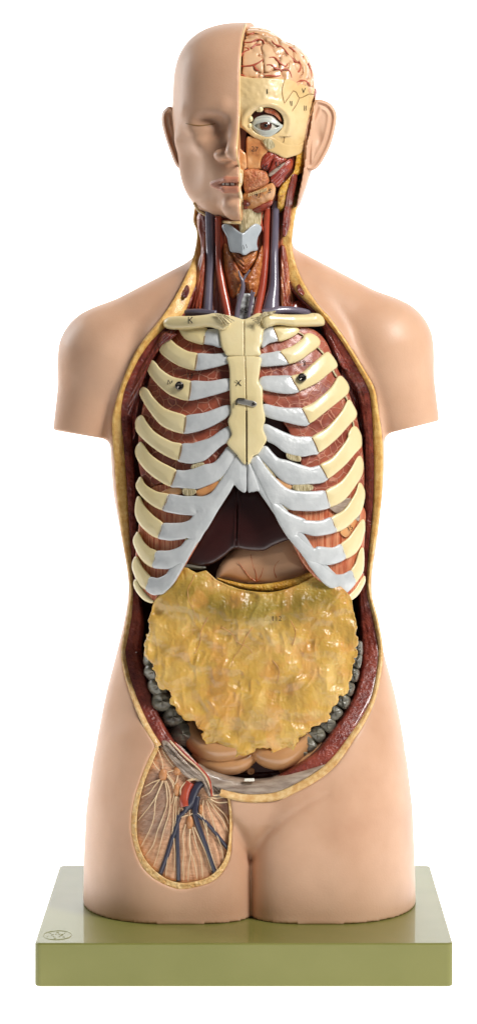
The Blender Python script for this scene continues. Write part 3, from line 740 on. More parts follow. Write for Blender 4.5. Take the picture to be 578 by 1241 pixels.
relief('eyelid', hz((180, 188), (205, 165), (225, 135), (262, 118), (320, 118), (365, 140), (400, 170), (425, 190), (400, 215), (365, 245), (320, 268), (270, 262), (230, 235), (205, 205)),
       lambda x, z: ey - 1.0 + 0.022 * ((x - eyec[0]) ** 2 + (z - eyec[1]) ** 2) * 0.9, 5, 'lid', fig, r=1.3, h=0.6, clip=lambda X, Y, Z: -(pin(X, Z) + 0 * Y), bump=lambda x, z: 0.9 * np.exp(-((pin(x, z) - 5.5) / 1.2) ** 2) * -1)
for p, r in (((262, 68), 3.6), ((193, 140), 3.2), ((188, 185), 2.6), ((245, 75), 2.4)):
    q = hz(p)[0]; ball('tendon_loop', (q[0], BO(np.array([q[0]]), np.array([q[1]]))[0] + 1, q[1]), r, 'bone', fig, 10, (1, 1, 1.2))
# nose chamber, upper jaw, lower jaw, tongue, chewing muscles
relief('nasal_chamber', hz((92, 205), (110, 180), (150, 145), (185, 125), (200, 140), (178, 185), (168, 240), (165, 300), (155, 370), (120, 340), (100, 270)), bo(5), 5, 'maroon', fig, r=1, h=0.75)
relief('nose_cartilage', hz((75, 215), (92, 205), (105, 260), (112, 330), (150, 372), (162, 390), (168, 480), (150, 500), (135, 570), (112, 578), (100, 500), (95, 420), (72, 400), (68, 300)), bo(0), 8, 'maxil', fig, r=1.8, h=0.75, dome=1.5, bump=lambda x, z: 0.8 * noise(x/4, 0*x, z/4))
relief('upper_jaw', hz((165, 285), (190, 262), (215, 270), (262, 278), (290, 320), (318, 362), (275, 410), (262, 470), (265, 490), (190, 492), (170, 480)), bo(1.5), 8, 'maxil', fig, r=1.8, h=0.75, bump=lambda x, z: 0.5 * noise(x/5, 0*x, z/5) - 1.2 * np.exp(-(((x - 307) / 6) ** 2 + ((z - 192) / 6) ** 2)))
ck = relief('cheek_bone', hz((268, 280), (300, 262), (360, 268), (430, 310), (520, 320), (565, 300), (570, 350), (540, 385), (480, 405), (430, 415), (370, 385), (320, 365), (290, 330)), bo(-0.5), 9, 'skull', fig, r=2.4, h=0.9)
relief('bone_marrow', hz((280, 292), (305, 277), (335, 280), (358, 305), (365, 335), (330, 352), (303, 335)), bo(-1.2), 2.4, 'liga', ck, r=0.8, h=0.5)
rm = [hz((262, 480), (275, 410), (318, 368), (350, 375), (372, 395), (340, 440), (320, 495), (295, 500)), hz((352, 375), (400, 400), (450, 420), (400, 460), (335, 520), (318, 512), (345, 440)), hz((455, 422), (485, 425), (490, 460), (470, 505), (440, 540), (415, 590), (385, 620), (350, 600), (330, 555), (370, 500)),
      hz((395, 465), (430, 445), (440, 450), (380, 510), (330, 545), (322, 520))]
for i, p in enumerate(rm):
    relief('chewing_muscle', p, bo(3 - (i == 3) * 2.5), 9, 'red' if i < 3 else 'pale', fig, r=2, h=0.75, dome=2.5, domew=5, bump=lambda x, z: 0.6 * np.sin((x + z) * 1.3 + noise(x/5, 0*x, z/5) * 2))
relief('tongue', h7((62, 395), (80, 378), (130, 376), (185, 390), (205, 430), (200, 455), (160, 478), (110, 500), (80, 508), (66, 470)), bo(0), 14, 'tongue', fig, r=4, h=0.8, dome=4, domew=12, bump=lambda x, z: 0.5 * noise(x/1.6, 0*x, z/1.6))
relief('lower_jaw', h7((68, 508), (110, 500), (200, 458), (225, 450), (240, 480), (232, 530), (205, 575), (160, 600), (120, 622), (90, 636), (72, 625), (60, 560)), bo(2), 12, 'maxil', fig, r=3, h=0.8, dome=2, bump=lambda x, z: 0.6 * noise(x/4, 0*x, z/4))
for i in range(10):
    q = h7((95 + i * 10.5, 520 - i * 3.6))[0]
    relief('gum_ridge', [(q[0]-0.9, q[1]-2.6), (q[0]+0.9, q[1]-2.9), (q[0]+0.9, q[1]+2), (q[0]-0.9, q[1]+2)], bo(-0.8), 3, 'skull', fig, r=0.6, h=0.5, smooth=False)
for p in (h7((80, 625), (120, 590), (180, 560), (222, 545), (215, 575), (160, 612), (100, 640)), h7((64, 555), (80, 545), (90, 600), (74, 630), (62, 600))):
    relief('jaw_floor_muscle', p, bo(-0.5), 8, 'red', fig, r=2, h=0.7, dome=2, domew=4, bump=lambda x, z: 0.5 * np.sin(z * 1.6 + x * .5))
relief('jaw_section', h7((26, 385), (40, 375), (58, 380), (66, 400), (60, 460), (50, 480), (62, 520), (66, 590), (70, 640), (58, 668), (44, 672), (36, 600), (32, 480), (24, 440)), bo(-6), 9, 'skull', fig, r=1.3, h=0.7)
for p in (h7((32, 398), (56, 398), (58, 452), (34, 460)), h7((34, 478), (52, 484), (60, 536), (40, 548))):
    relief('tooth', p, bo(-8.0), 6, 'white', fig, r=1.3, h=0.6, smooth=False)
for t_, p in (('27', (222, 353)), ('16', (295, 478)), ('15', (385, 458))):
    q = hz(p)[0]; numeral(t_, q[0], q[1], bo(-1.5), 6.5, fig, 5)
for t_, p in (('41', (145, 520)), ('5', (208, 497))):
    q = h7(p)[0]; numeral(t_, q[0], q[1], bo(-1.6), 6, fig, 20)

# ------------------------------------------------------------------ brain (lifts out)
bt = thing('brain', 'beige folded brain half with red vessels filling the open right top of the head', 'brain', (335, 0, 108))
BP = Poly(h6((38, 75), (60, 56), (100, 52), (160, 60), (222, 92), (282, 136), (350, 166), (392, 203), (422, 258), (438, 308), (442, 375), (440, 430), (300, 420), (100, 420), (34, 400), (34, 200)))
def gyr(X, Y, Z):
    wx = 3.2 * noise(X / 14, Y / 14, Z / 14 + 3); wz = 3.2 * noise(X / 14 + 7, Y / 14, Z / 14)
    g = noise((X + wx) / 9.0, Y / 11, (Z + wz) / 9.0) + 0.15 * noise(X / 4, Y / 4, Z / 4)
    return g
def brain(X, Y, Z):
    x, y, z = hl(X, Y, Z)
    d = sell(x, y, z, (0, 8, -50), (87, 93, 84), 2.4)
    d = smax(d, BP(X, Z), 9); d = smax(d, 3.5 - x, 3); d = np.maximum(d, Z - 112)
    g = gyr(X, Y, Z)
    return d + 4.2 * np.exp(-(np.abs(g) / 0.19) ** 1.2) - 2.0
V, Q = sdf_mesh(brain, (284, -110, 25), (388, 120, 116), 1.15)
g = np.abs(gyr(V[:, 0], V[:, 1], V[:, 2])); k = np.exp(-(g / 0.09) ** 2)[:, None]
mesh_obj('hemisphere', V, Q, 'brain', bt, pig=1 - k * (1 - np.array([0.62, 0.42, 0.36])))
BRF = Front(lambda X, Y, Z: np.maximum(smax(sell(*hl(X, Y, Z), (0, 8, -50), (87, 93, 84), 2.4), BP(X, Z), 9), Z - 112), 284, 390, 28, 116, -140, 60, 1.5, 20.0)
bv = lambda x, z: BRF(x, z) - 1.7
AR = [[(40, 240), (52, 215), (70, 192), (98, 180)], [(38, 268), (80, 268), (120, 262), (150, 248), (172, 232)], [(190, 262), (215, 262), (235, 278), (262, 285), (275, 300)], [(275, 285), (300, 285), (315, 300), (325, 330)],
      [(205, 222), (235, 222), (262, 250), (292, 270), (302, 255)], [(215, 128), (235, 150), (270, 165), (300, 195), (310, 210)], [(285, 150), (320, 170), (345, 195), (352, 215)], [(350, 355), (380, 345), (408, 352), (425, 372)],
      [(360, 225), (372, 262), (368, 292), (355, 300)], [(90, 95), (120, 90), (140, 72), (165, 62)], [(70, 140), (110, 138), (140, 125), (170, 130), (178, 145)], [(110, 172), (130, 155), (160, 150)], [(98, 180), (88, 172), (70, 170)],
      [(120, 262), (135, 285), (152, 292)], [(385, 215), (410, 245), (428, 290), (432, 330)], [(180, 320), (210, 318), (240, 322), (265, 318)], [(315, 210), (340, 240), (360, 250)], [(45, 310), (70, 322), (75, 328)]]
for a in AR:
    q = h6(*a); m = len(q)
    tube('artery', [(p[0], 0, p[1], 0.85 + 0.5 * (1 - abs(2 * i / (m - 1) - 1))) for i, p in enumerate(q)], 'brnart', bt, ys=bv, seg=8)

# ------------------------------------------------------------------ neck
def neckY(o):
    return lambda x, z: o - 4 + 0.0045 * (x - 300) ** 2 - 0.2 * (z - 300) * (z > 300)
nk = lambda *p: C(190, 230, 2.627, *p)
n1 = lambda *p: C(230, 240, 5.78, *p)
n2 = lambda *p: C(300, 240, 5.78, *p)
c3 = lambda *p: C(190, 310, 5.78, *p)
c4 = lambda *p: C(310, 310, 5.78, *p)
relief('deep_neck_muscle', [(242, 255), (300, 232), (352, 250), (347, 300), (362, 340), (388, 384), (300, 396), (212, 384), (236, 335), (244, 300)], neckY(-25), 20, 'neckm', fig, r=4, h=1.5, bump=lambda x, z: 0.8 * np.sin(x * 1.2))
relief('neck_muscle', c3((302, 0), (340, -30), (342, 40), (335, 200), (325, 300), (312, 385), (262, 390), (214, 385), (232, 310), (250, 220), (275, 110)), neckY(-30), 12, 'neckm', fig, r=4, h=1, dome=4, bump=lambda x, z: 0.7 * np.sin((x + 0.22 * z) * 1.5))
relief('neck_muscle', c4((175, -60), (205, -60), (230, 60), (245, 150), (262, 260), (272, 380), (200, 380), (180, 370), (172, 300), (168, 150)), neckY(-32), 12, 'neckm', fig, r=3, h=1, dome=3, bump=lambda x, z: 0.7 * np.sin((x - 0.15 * z) * 1.7))
relief('neck_muscle', c4((262, 330), (300, 310), (350, 320), (400, 350), (420, 400), (250, 400)), neckY(-34), 10, 'artery', fig, r=3, h=1, dome=2)
relief('neck_muscle', n1((62, 85), (110, 110), (125, 180), (122, 240), (95, 235), (78, 160)), neckY(-26), 10, 'muscle', fig, r=3, h=1, dome=3)
relief('neck_muscle', c3((112, 405), (135, 370), (175, 350), (216, 335), (210, 380), (190, 410)), neckY(-40), 8, 'artery', fig, r=2, h=0.8, dome=2)
for p in ([(220, 351), (224, 345), (229, 347), (229.5, 354), (226, 361), (221, 360), (219, 356)], [(360, 346), (364, 344), (368, 349), (369, 356), (366, 358), (361, 354)]):
    relief('muscle_cut', p, lambda x, z: BF(x, z) - 0.5, 7, 'muscle', fig, r=1.5, h=0.6, dome=1)
nt = lambda name, pts, mat, o, **k: tube(name, [(p[0], o, p[1], p[2]) for p in pts], mat, fig, ys=neckY(-30), **k)
nt('jugular_vein', [(254, 250, 6), (255, 280, 6), (255.5, 315, 5.5), (253.5, 345, 5.5), (251.5, 380, 6.5), (251, 392, 7)], 'vein', 4)
nt('carotid_artery', [(264.5, 262, 4), (265, 300, 4), (266, 325, 4.2), (270, 350, 5), (276, 380, 6), (278, 392, 6)], 'artery', 0)
nt('jugular_vein', [(334, 228, 4), (333.5, 250, 4.6), (333, 280, 4.8), (332, 310, 5), (331.5, 345, 6.5), (329, 365, 9), (327, 385, 12)], 'vein', -3)
nt('carotid_artery', [(324, 250, 4), (322.5, 280, 4), (321.5, 310, 4.3), (318, 345, 5), (313, 372, 5.5), (309, 392, 6)], 'artery', 0)
nt('thin_artery', [(319, 252, 1.2), (316, 262, 1.8), (317, 275, 1.6), (321, 284, 1)], 'artery', 0)
nt('subclavian_vein', [(208, 383, 2.5), (225, 379, 4), (245, 378.5, 4.5), (262, 380, 4)], 'vein', -18)
nt('subclavian_vein', [(318, 380, 5), (340, 376, 5), (362, 377, 4.5), (384, 381, 3)], 'vein', -20)
gl = lambda o: (lambda x, z: o + 0.03 * (x - 297) ** 2)
relief('larynx_membrane', nk((262, 95), (272, 62), (338, 62), (338, 90), (326, 118), (296, 122), (268, 148)), gl(-46), 12, 'liga', fig, r=2, h=0.9)
lx_p = n1((225, 200), (240, 180), (275, 182), (300, 200), (335, 228), (368, 245), (395, 228), (430, 195), (465, 178), (500, 200), (500, 230), (480, 270), (470, 320), (475, 365), (430, 375), (385, 402), (345, 385), (290, 378), (275, 345), (262, 280), (240, 235))
relief('larynx_cartilage', lx_p, lambda x, z: -60 + 0.55 * np.abs(x - 293.5) + 0.05 * (z - 290), 12, 'cart2', fig, r=2.0, h=0.75)
relief('thyroid_gland', n1((240, 320), (262, 330), (285, 380), (330, 470), (370, 540), (385, 560), (430, 500), (470, 420), (490, 360), (510, 330), (520, 400), (520, 520), (500, 640), (450, 700), (400, 640), (370, 600), (330, 680), (300, 705), (265, 660), (240, 560), (222, 470), (220, 380)),
       gl(-49), 14, 'gland', fig, r=3.5, h=0.9, dome=4, domew=8, bump=lambda x, z: 0.9 * noise(x/2.5, 0*x, z/2.5))
relief('larynx_muscle', n1((290, 380), (345, 388), (385, 405), (430, 378), (472, 368), (465, 420), (430, 480), (385, 530), (340, 490), (305, 430)), gl(-46), 12, 'gland', fig, r=2, h=0.8, dome=2, bump=lambda x, z: 1.0 * np.sin((z + np.abs(x - 296)) * 1.1))
relief('windpipe', nk((255, 330), (310, 330), (312, 420), (250, 420)), gl(-51), 12, 'cart', fig, r=2, h=0.8, bump=lambda x, z: 0.35 * np.sin(z * 0.9), smooth=False)
for p in ([(289, 328, 1.0), (291, 335, 1.4), (294, 341, 2.2), (294, 352, 2.7), (289.5, 366, 3.0), (286, 388, 3.4)], [(303, 327, 1.0), (298, 334, 1.2), (294, 341, 1.8)], [(308, 354, 1.6), (305, 362, 2.0), (303, 372, 2.2), (301, 386, 2.4)], [(305, 352, 1), (304, 362, 1.6), (306, 370, 1.5)]):
    tube('thyroid_vein', [(a, -56, b, r_) for a, b, r_ in p], 'vein', fig)
numeral('45', 295.5, 376.5, -52, 7, fig); numeral('11', 297, 299, -61, 5, fig, -15)

# ------------------------------------------------------------------ rib cage plate (lifts off)
cp = thing('chest_plate', 'cream rib cage plate with grey costal cartilages, breastbone latch and two screws', 'rib cage', (298, -100, 560))
def cageY(o):
    def f(x, z):
        f0 = np.interp(z, [370, 400, 430, 480, 560, 640, 740], [-78, -88, -98, -110, -118, -122, -118])
        a = np.interp(z, [370, 400, 450, 500, 600, 760], [150, 125, 138, 148, 152, 156])
        u = np.clip(np.abs(x - 299) / a, 0, 0.985)
        return f0 + 92 * (1 - np.sqrt(1 - u ** 2.3)) + o
    return f
A3 = lambda *p: C(130, 360, 3.4, *p)
L1 = lambda *p: C(150, 500, 5.78, *p)
L2 = lambda *p: C(150, 580, 5.78, *p)
L3 = lambda *p: C(150, 650, 5.78, *p)
L4 = lambda *p: C(220, 500, 5.78, *p)
L5 = lambda *p: C(220, 580, 5.78, *p)
C7 = lambda *p: C(230, 370, 5.78, *p)
R0 = lambda *p: C(280, 370, 5.78, *p)
R1 = lambda *p: C(290, 450, 5.78, *p)
R2 = lambda *p: C(360, 450, 5.78, *p)
R3 = lambda *p: C(360, 370, 5.78, *p)
R4 = lambda *p: C(290, 540, 5.78, *p)
R5 = lambda *p: C(360, 530, 5.78, *p)
R6 = lambda *p: C(290, 630, 5.78, *p)
R7 = lambda *p: C(370, 630, 5.78, *p)
ribs = [
 # (bone, cartilage) image-left side
 (A3((300, 128), (345, 128), (405, 125), (402, 160), (397, 192), (350, 182), (318, 165)), C7((120, 180), (160, 172), (200, 172), (210, 225), (218, 290), (160, 275), (95, 262), (100, 225))),
 (A3((232, 172), (250, 166), (280, 196), (328, 225), (372, 236), (368, 265), (362, 298), (300, 282), (250, 252), (222, 226), (216, 198)), A3((372, 236), (440, 238), (498, 232), (505, 250), (498, 270), (420, 292), (362, 298), (366, 265))),
 (A3((182, 262), (200, 275), (220, 300), (270, 332), (345, 350), (343, 385), (336, 423), (262, 402), (202, 350), (168, 300), (170, 275)), A3((345, 350), (420, 350), (505, 338), (510, 360), (505, 380), (420, 406), (336, 423), (342, 385))),
 (A3((150, 374), (168, 385), (190, 418), (240, 463), (325, 493), (322, 525), (316, 560), (230, 530), (172, 462), (138, 402), (140, 382)), A3((325, 493), (400, 480), (470, 455), (502, 448), (508, 465), (502, 482), (470, 508), (400, 542), (316, 560), (322, 525))),
 (L1((108, 30), (130, 25), (165, 82), (212, 137), (270, 176), (340, 210), (408, 226), (400, 275), (385, 330), (300, 300), (220, 250), (150, 192), (100, 138), (86, 90), (92, 50)), L1((408, 226), (480, 222)) + L4((100, 214), (200, 183), (270, 135), (325, 103), (345, 120), (350, 150), (338, 185), (318, 205), (270, 235), (205, 295), (150, 335), (70, 352), (0, 342), (-22, 330), (-5, 275))),
 (L1((105, 222), (125, 214), (180, 290), (250, 345), (325, 384), (368, 411), (352, 460), (332, 512), (260, 480), (190, 430), (130, 370), (92, 305), (88, 255)), L1((368, 411), (420, 412)) + L4((70, 402), (150, 372), (230, 355), (290, 290), (322, 245), (345, 252), (375, 285), (378, 305), (365, 325), (330, 390), (270, 460), (200, 498), (110, 530), (40, 528), (-20, 520), (-74, 513), (-52, 460))),
 (L2((105, 10), (120, -8), (150, 45), (230, 95), (318, 115), (300, 160), (275, 216), (200, 182), (140, 132), (102, 80), (90, 45)), L2((318, 115), (420, 128), (500, 128)) + L5((150, 130), (210, 105), (262, 38), (285, 5)) + L4((330, 395), (380, 310), (420, 325), (448, 358), (450, 545), (400, 530), (368, 500), (330, 560)) + L5((250, 222), (150, 382), (60, 400), (40, 330), (105, 240), (95, 225)) + L2((500, 250), (420, 248), (350, 238), (275, 216), (298, 165))),
 (L2((95, 140), (112, 132), (140, 190), (200, 258), (276, 320), (262, 365), (245, 412), (180, 382), (120, 322), (90, 265), (84, 215)), L2((276, 320), (350, 318), (430, 310), (510, 270)) + L5((105, 262), (190, 225), (235, 232), (195, 305), (150, 385), (105, 450), (60, 420), (30, 408), (10, 412)) + L2((430, 415), (340, 428), (290, 424), (245, 412), (262, 365))),
 (L2((88, 392), (102, 380), (140, 450), (182, 490)) + L3((180, 85), (232, 110), (220, 160), (205, 211), (150, 182), (110, 132), (78, 62), (72, 20)), L3((232, 110), (320, 105), (400, 75), (440, 32), (510, 10), (520, 20), (450, 148), (425, 190), (392, 190), (330, 220), (270, 222), (205, 211), (220, 160))),
 (L3((75, 160), (92, 148), (130, 220), (172, 270), (186, 291), (172, 330), (160, 371), (110, 332), (75, 255), (64, 205)), L3((186, 291), (240, 298), (300, 270), (328, 235), (390, 190), (420, 195), (400, 232), (350, 322), (282, 392), (250, 402), (205, 405), (160, 371), (172, 330))),
 (L3((76, 308), (94, 308), (130, 370), (180, 430), (212, 458), (190, 466), (140, 442), (95, 392), (72, 342)), None),
 # image-right side
 (R0((297, 160), (350, 150), (440, 152), (472, 182), (405, 228), (332, 248), (318, 205)), R0((240, 160), (295, 158), (315, 200), (332, 242), (262, 262), (218, 292), (220, 225))),
 (R0((345, 326), (430, 290), (500, 238)) + R3((50, 212), (90, 200), (142, 228), (156, 262), (140, 290), (80, 336)) + R0((480, 382), (402, 406), (378, 365)), R0((194, 365), (212, 346), (280, 336), (345, 326), (378, 365), (402, 406), (300, 420), (215, 425), (197, 398))),
 (R1((362, 38), (430, 20)) + R3((102, 420), (200, 336), (232, 346), (268, 398), (274, 430), (240, 455), (150, 530)) + R2((70, 110), (15, 132)) + R1((418, 131), (385, 80)), R1((140, 75), (165, 42), (260, 36), (362, 38), (388, 82), (417, 131), (380, 150), (300, 150), (170, 126), (142, 102))),
 (R1((440, 264),) + R2((90, 238), (140, 205), (240, 115), (292, 38), (332, 62), (358, 112), (350, 152), (330, 172), (205, 272), (85, 361), (62, 310)), R1((155, 258), (178, 234), (250, 250), (330, 262), (440, 264), (468, 308), (490, 357), (450, 378), (330, 352), (200, 318), (160, 285))),
 (R2((104, 465), (205, 402), (308, 290), (358, 205), (388, 240), (412, 292), (402, 328), (375, 355), (272, 470), (150, 566), (130, 515)), R1((160, 412), (180, 375), (240, 398), (320, 435), (400, 462), (508, 466), (530, 515), (550, 572), (510, 580)) + R4((430, 72), (330, 48), (250, -10), (190, -42))),
 (R5((162, 196), (240, 152), (320, 62), (358, 2)) + R2((360, 440), (386, 396), (412, 394), (440, 440), (447, 490)) + R5((442, 65), (400, 112), (320, 202), (212, 286), (188, 240)), R4((130, 50), (158, 16), (190, 10), (225, 50), (270, 92), (330, 108), (430, 140), (500, 158), (566, 145)) + R5((188, 240), (212, 286)) + R4((575, 256), (500, 264), (372, 270), (290, 232), (200, 140), (135, 76))),
 (R5((200, 378), (300, 320), (370, 236), (430, 136), (456, 172), (456, 232), (432, 292), (330, 432), (222, 486), (212, 430)), R4((78, 108), (100, 82), (130, 75), (180, 150), (250, 232), (350, 312), (510, 326)) + R5((190, 380), (212, 430), (224, 487), (130, 510), (0, 508)) + R4((350, 440), (280, 400), (240, 420), (215, 395), (130, 230))),
 (R5((236, 566), (330, 511), (408, 396), (436, 322), (466, 372), (466, 432), (440, 525)) + R7((330, 5), (280, 52), (212, 80), (200, 35)), R4((222, 398), (270, 420), (350, 478), (450, 517)) + R5((50, 585), (160, 590), (236, 566)) + R7((198, 38), (212, 80), (80, 108), (0, 92)) + R6((420, 82), (400, 95), (400, 150), (420, 190), (350, 130), (270, 0))),
 (R7((246, 176), (302, 130), (352, 62), (402, 0), (412, 62), (402, 110), (380, 180), (342, 235), (276, 268), (262, 220)), R6((345, 118), (400, 110), (440, 150), (520, 205)) + R7((90, 192), (190, 200), (246, 176), (264, 222), (276, 268), (200, 304), (118, 312), (70, 300), (40, 300)) + R6((500, 330), (450, 250))),
 (R7((318, 360), (350, 310), (380, 222), (400, 200), (406, 272), (400, 352), (378, 402), (346, 440), (334, 400)), R7((-20, 245), (30, 285), (100, 312), (150, 358), (200, 386), (260, 386), (318, 360), (334, 400), (346, 440), (285, 507), (240, 496), (150, 456), (70, 372), (0, 268))),
 (R7((302, 530), (350, 482), (405, 395), (417, 412), (410, 450), (370, 520), (325, 560), (303, 552)), None),
]
for i, (bone, cart) in enumerate(ribs):
    side = 0 if i < 11 else 1; k = i % 11
    rb = relief('rib', bone, cageY(0.5 * k * 0.1), 10, 'bone', cp, r=2.2 if k < 10 else 1.8, h=0.9, grow=1.1 if k < 10 else 0.5, dome=2.8, domew=10, n=4)
    if cart:
        jn = [q for q in bone if min(math.hypot(q[0] - c_[0], q[1] - c_[1]) for c_ in cart) < 2.2]
        jn.sort(key=lambda q: q[1] if k else q[1])
        if len(jn) >= 2:
            tube('suture', [(q[0], 0, q[1], 0.5) for q in jn] if len(jn) > 2 else [(jn[0][0], 0, jn[0][1], .5), ((jn[0][0]+jn[1][0])/2, 0, (jn[0][1]+jn[1][1])/2, .5), (jn[1][0], 0, jn[1][1], .5)], 'brown', rb, ys=cageY(-1.9), seg=6)
        relief('costal_cartilage', cart, cageY(-0.3 if k < 6 else 0.4 - 0.25 * k), 9, 'cart', rb, r=2.0, h=0.9, grow=1.2, dome=2.4, domew=9, n=4)
fl = cageY(-5)
st = C7((285, 72), (330, 85), (380, 98), (425, 80), (470, 55), (508, 60), (535, 100), (545, 150), (520, 172), (508, 220), (505, 260), (490, 300), (482, 355), (275, 355), (240, 322), (222, 290), (212, 230), (202, 172), (170, 160), (180, 120), (220, 70))
stern = relief('breastbone', Poly(st, n=4), cageY(-5), 12, 'bone', cp, r=2, h=0.9, dome=1.5, domew=8, clip=lambda X, Y, Z: -np.maximum(np.abs(X - 296.0) - 0.5, Y - (cageY(-3.6)(X, Z))))
sb = [(277.5, 432), (314, 432.3), (315.5, 443), (314.6, 452), (313.5, 463), (318, 471), (318.5, 492), (321.5, 508), (318.5, 519), (323, 532), (319, 541), (313, 550), (307, 553), (302.5, 562), (299, 563), (294, 561), (286, 550), (275, 537), (280.5, 526), (276, 511), (279.7, 500), (278.5, 480), (278, 450), (276.5, 440)]
relief('breastbone_body', Poly(sb, n=4), cageY(-5), 12, 'bone', cp, r=2, h=0.75, dome=1.5, domew=8,
       clip=lambda X, Y, Z: -np.maximum(np.abs(X - np.interp(Z, [430, 500, 560], [297, 298.6, 298.8])) - np.where(Z > 497, 0.95, 0.5), Y - (cageY(0)(X, Z) + np.where(Z > 497, 8, -3.4))))
relief('xiphoid', L4((464, 362), (482, 362), (505, 420), (545, 540), (525, 550), (490, 556), (464, 545)), cageY(-3), 9, 'cart', cp, r=1.8, h=0.7, dome=1.5)
numeral('X', 289, 464.5, cageY(-7.6), 7.5, cp, 0)
# collar bones
for p, tl in ((A3((232, 100), (250, 84), (290, 78), (350, 78), (410, 72), (440, 66), (475, 72), (500, 95), (505, 120), (480, 140), (452, 132), (420, 124), (380, 128), (330, 134), (262, 134), (236, 122)), None),
              (R0((215, 60), (240, 45), (300, 58), (400, 64), (578, 62)) + R3((60, 54), (140, 56), (170, 72), (190, 100), (192, 130), (170, 146), (60, 150), (0, 150)) + R0((420, 148), (330, 138), (285, 148), (250, 158), (225, 150), (205, 100)), None)):
    relief('collarbone', p, lambda x, z: cageY(-13)(x, z + 0 * x) * 0 + np.interp(np.abs(x - 297), [0, 30, 60, 100, 120], [-96, -94, -84, -62, -52]), 13, 'bone', cp, r=4.5, h=0.9, dome=4, domew=7)
cy = lambda o: (lambda x, z: np.interp(np.abs(x - 297), [0, 30, 60, 100, 120], [-96, -94, -84, -62, -52]) + o)
for i in range(5):
    tube('joint_ligament', [(261 + i * 2.4, 0, 382.5 + i * 0.2 - 2.2, .7), (268 + i * 2.0, -1, 387 - 1.2 * i + 2, .9), (272 + i * 3.0, 0, 396 - i * 1.7, .7)], 'liga', cp, ys=cy(-5.0), seg=6)
    tube('joint_ligament', [(334 - i * 2.8, 0, 377 + i * 0.3, .7), (323 - i * 1.6, -1, 382 + i * 0.5, .9), (304 + i * 2.4, 0, 386 + i * 2.2, .7)], 'liga', cp, ys=cy(-5.0), seg=6)
numeral('K', 231, 388.5, cy(-5.2), 8.5, cp, 0)
for pts in ([(276, 586, 7), (257, 617, 7), (240, 645, 7), (226, 667, 7), (215, 687, 7), (204, 704, 7), (194, 713, 6), (186, 714, 5)], [(300, 566, 6), (319, 590, 8), (336, 615, 8), (354, 641, 8), (366, 658, 8), (378, 676, 8), (390, 690, 8), (402, 702, 8), (413, 708, 6)]):
    relief('costal_margin', band(pts), cageY(-0.2), 8, 'cart', cp, r=2.4, h=0.9, dome=1.2, domew=7)
# ligament bridges between cartilages
lig = [L4((70, 370), (110, 355), (150, 350), (162, 362), (140, 378), (75, 398)), L4((372, 315), (378, 322), (300, 462), (270, 488), (262, 462), (320, 385)), L2((412, 70), (460, 58), (500, 72), (508, 100), (470, 122), (425, 118), (412, 95)),
       L2((510, 262), (560, 235), (620, 200), (622, 215), (560, 258), (520, 278)), L5((30, 412), (70, 392), (108, 378), (100, 398), (60, 425), (30, 435)), L3((330, 222), (360, 203), (392, 190), (388, 205), (350, 232), (332, 240)),
       R4((330, 48), (380, 55), (428, 75), (425, 112), (370, 105), (332, 85)), R4((375, 275), (440, 270), (508, 278), (512, 310), (440, 325), (378, 308)), R4((130, 78), (150, 85), (200, 150), (250, 210), (245, 235), (190, 165), (135, 95)), R4((272, 405), (310, 408), (352, 432), (345, 450), (300, 435), (275, 418)), R6((360, 60), (400, 78), (425, 92), (428, 118), (395, 100), (365, 75)), R7((40, 290), (90, 295), (125, 312), (118, 330), (80, 320), (45, 302))]
for p in lig:
    relief('ligament_bridge', p, cageY(-0.5), 7, 'liga', cp, r=1.0, h=0.7, bump=lambda x, z: 0.5 * np.sin(x * 2.5))
# intercostal lung-coloured sheets and lower striped muscle
relief('intercostal_sheet', [(216, 398), (262, 402), (282, 430), (281, 480), (278, 520), (276, 555), (256, 566), (232, 580), (206, 582), (178, 590), (168, 560), (169, 520), (176, 480), (186, 445), (200, 415)], cageY(8), 8, 'lung', cp, r=2, h=1.5, bump=lambda x, z: 0.5 * noise(x/6, 0*x, z/6))
relief('intercostal_sheet', [(306, 402), (366, 396), (392, 410), (408, 445), (424, 480), (435, 520), (441, 570), (438, 615), (425, 625), (395, 602), (372, 598), (364, 560), (352, 550), (352, 528), (338, 505), (315, 480), (313, 445)], cageY(5), 8, 'lung', cp, r=2, h=1.5, bump=lambda x, z: 0.5 * noise(x/6, 0*x, z/6))
relief('diaphragm_muscle', [(185, 590), (215, 585), (262, 575), (272, 590), (250, 640), (222, 690), (195, 728), (172, 720), (164, 690), (168, 640), (172, 610)], cageY(8), 7, 'orange', cp, r=2, h=1.5, bump=lambda x, z: 0.6 * np.sin(x * 1.9))
relief('diaphragm_muscle', [(322, 560), (355, 588), (395, 596), (438, 612), (442, 640), (438, 690), (428, 715), (405, 715), (372, 690), (345, 640), (325, 590)], cageY(6), 7, 'orange', cp, r=2, h=1.5, bump=lambda x, z: 0.6 * np.sin(x * 1.9))
for p in (R0((452, 185), (460, 178), (512, 205), (505, 215)), R3((135, 295), (145, 288), (190, 335), (182, 345)), R3((240, 452), (252, 446), (282, 500), (270, 505)), R2((248, 5), (260, 0), (282, 35), (272, 40)), R2((330, 175), (342, 170), (358, 205), (348, 210)), R2((385, 350), (395, 348), (402, 390), (392, 395))):
    relief('intercostal_tendon', p, cageY(2), 3, 'liga', cp, r=0.6, h=0.5, smooth=False)
relief('rib_tendon', R5((222, 486), (300, 432), (380, 430), (350, 480), (285, 535), (240, 510)), cageY(2.2), 4, 'pale', cp, r=1, h=0.7)
relief('rib_tendon', R5((395, 560), (410, 540), (432, 520), (440, 540), (430, 590)), cageY(2.2), 4, 'pale', cp, r=1, h=0.7)
relief('rib_muscle_end', R7((240, 85), (300, 45), (345, -5), (368, 0), (330, 70), (285, 125)), cageY(3.2), 4, 'maxil', cp, r=1, h=0.7)
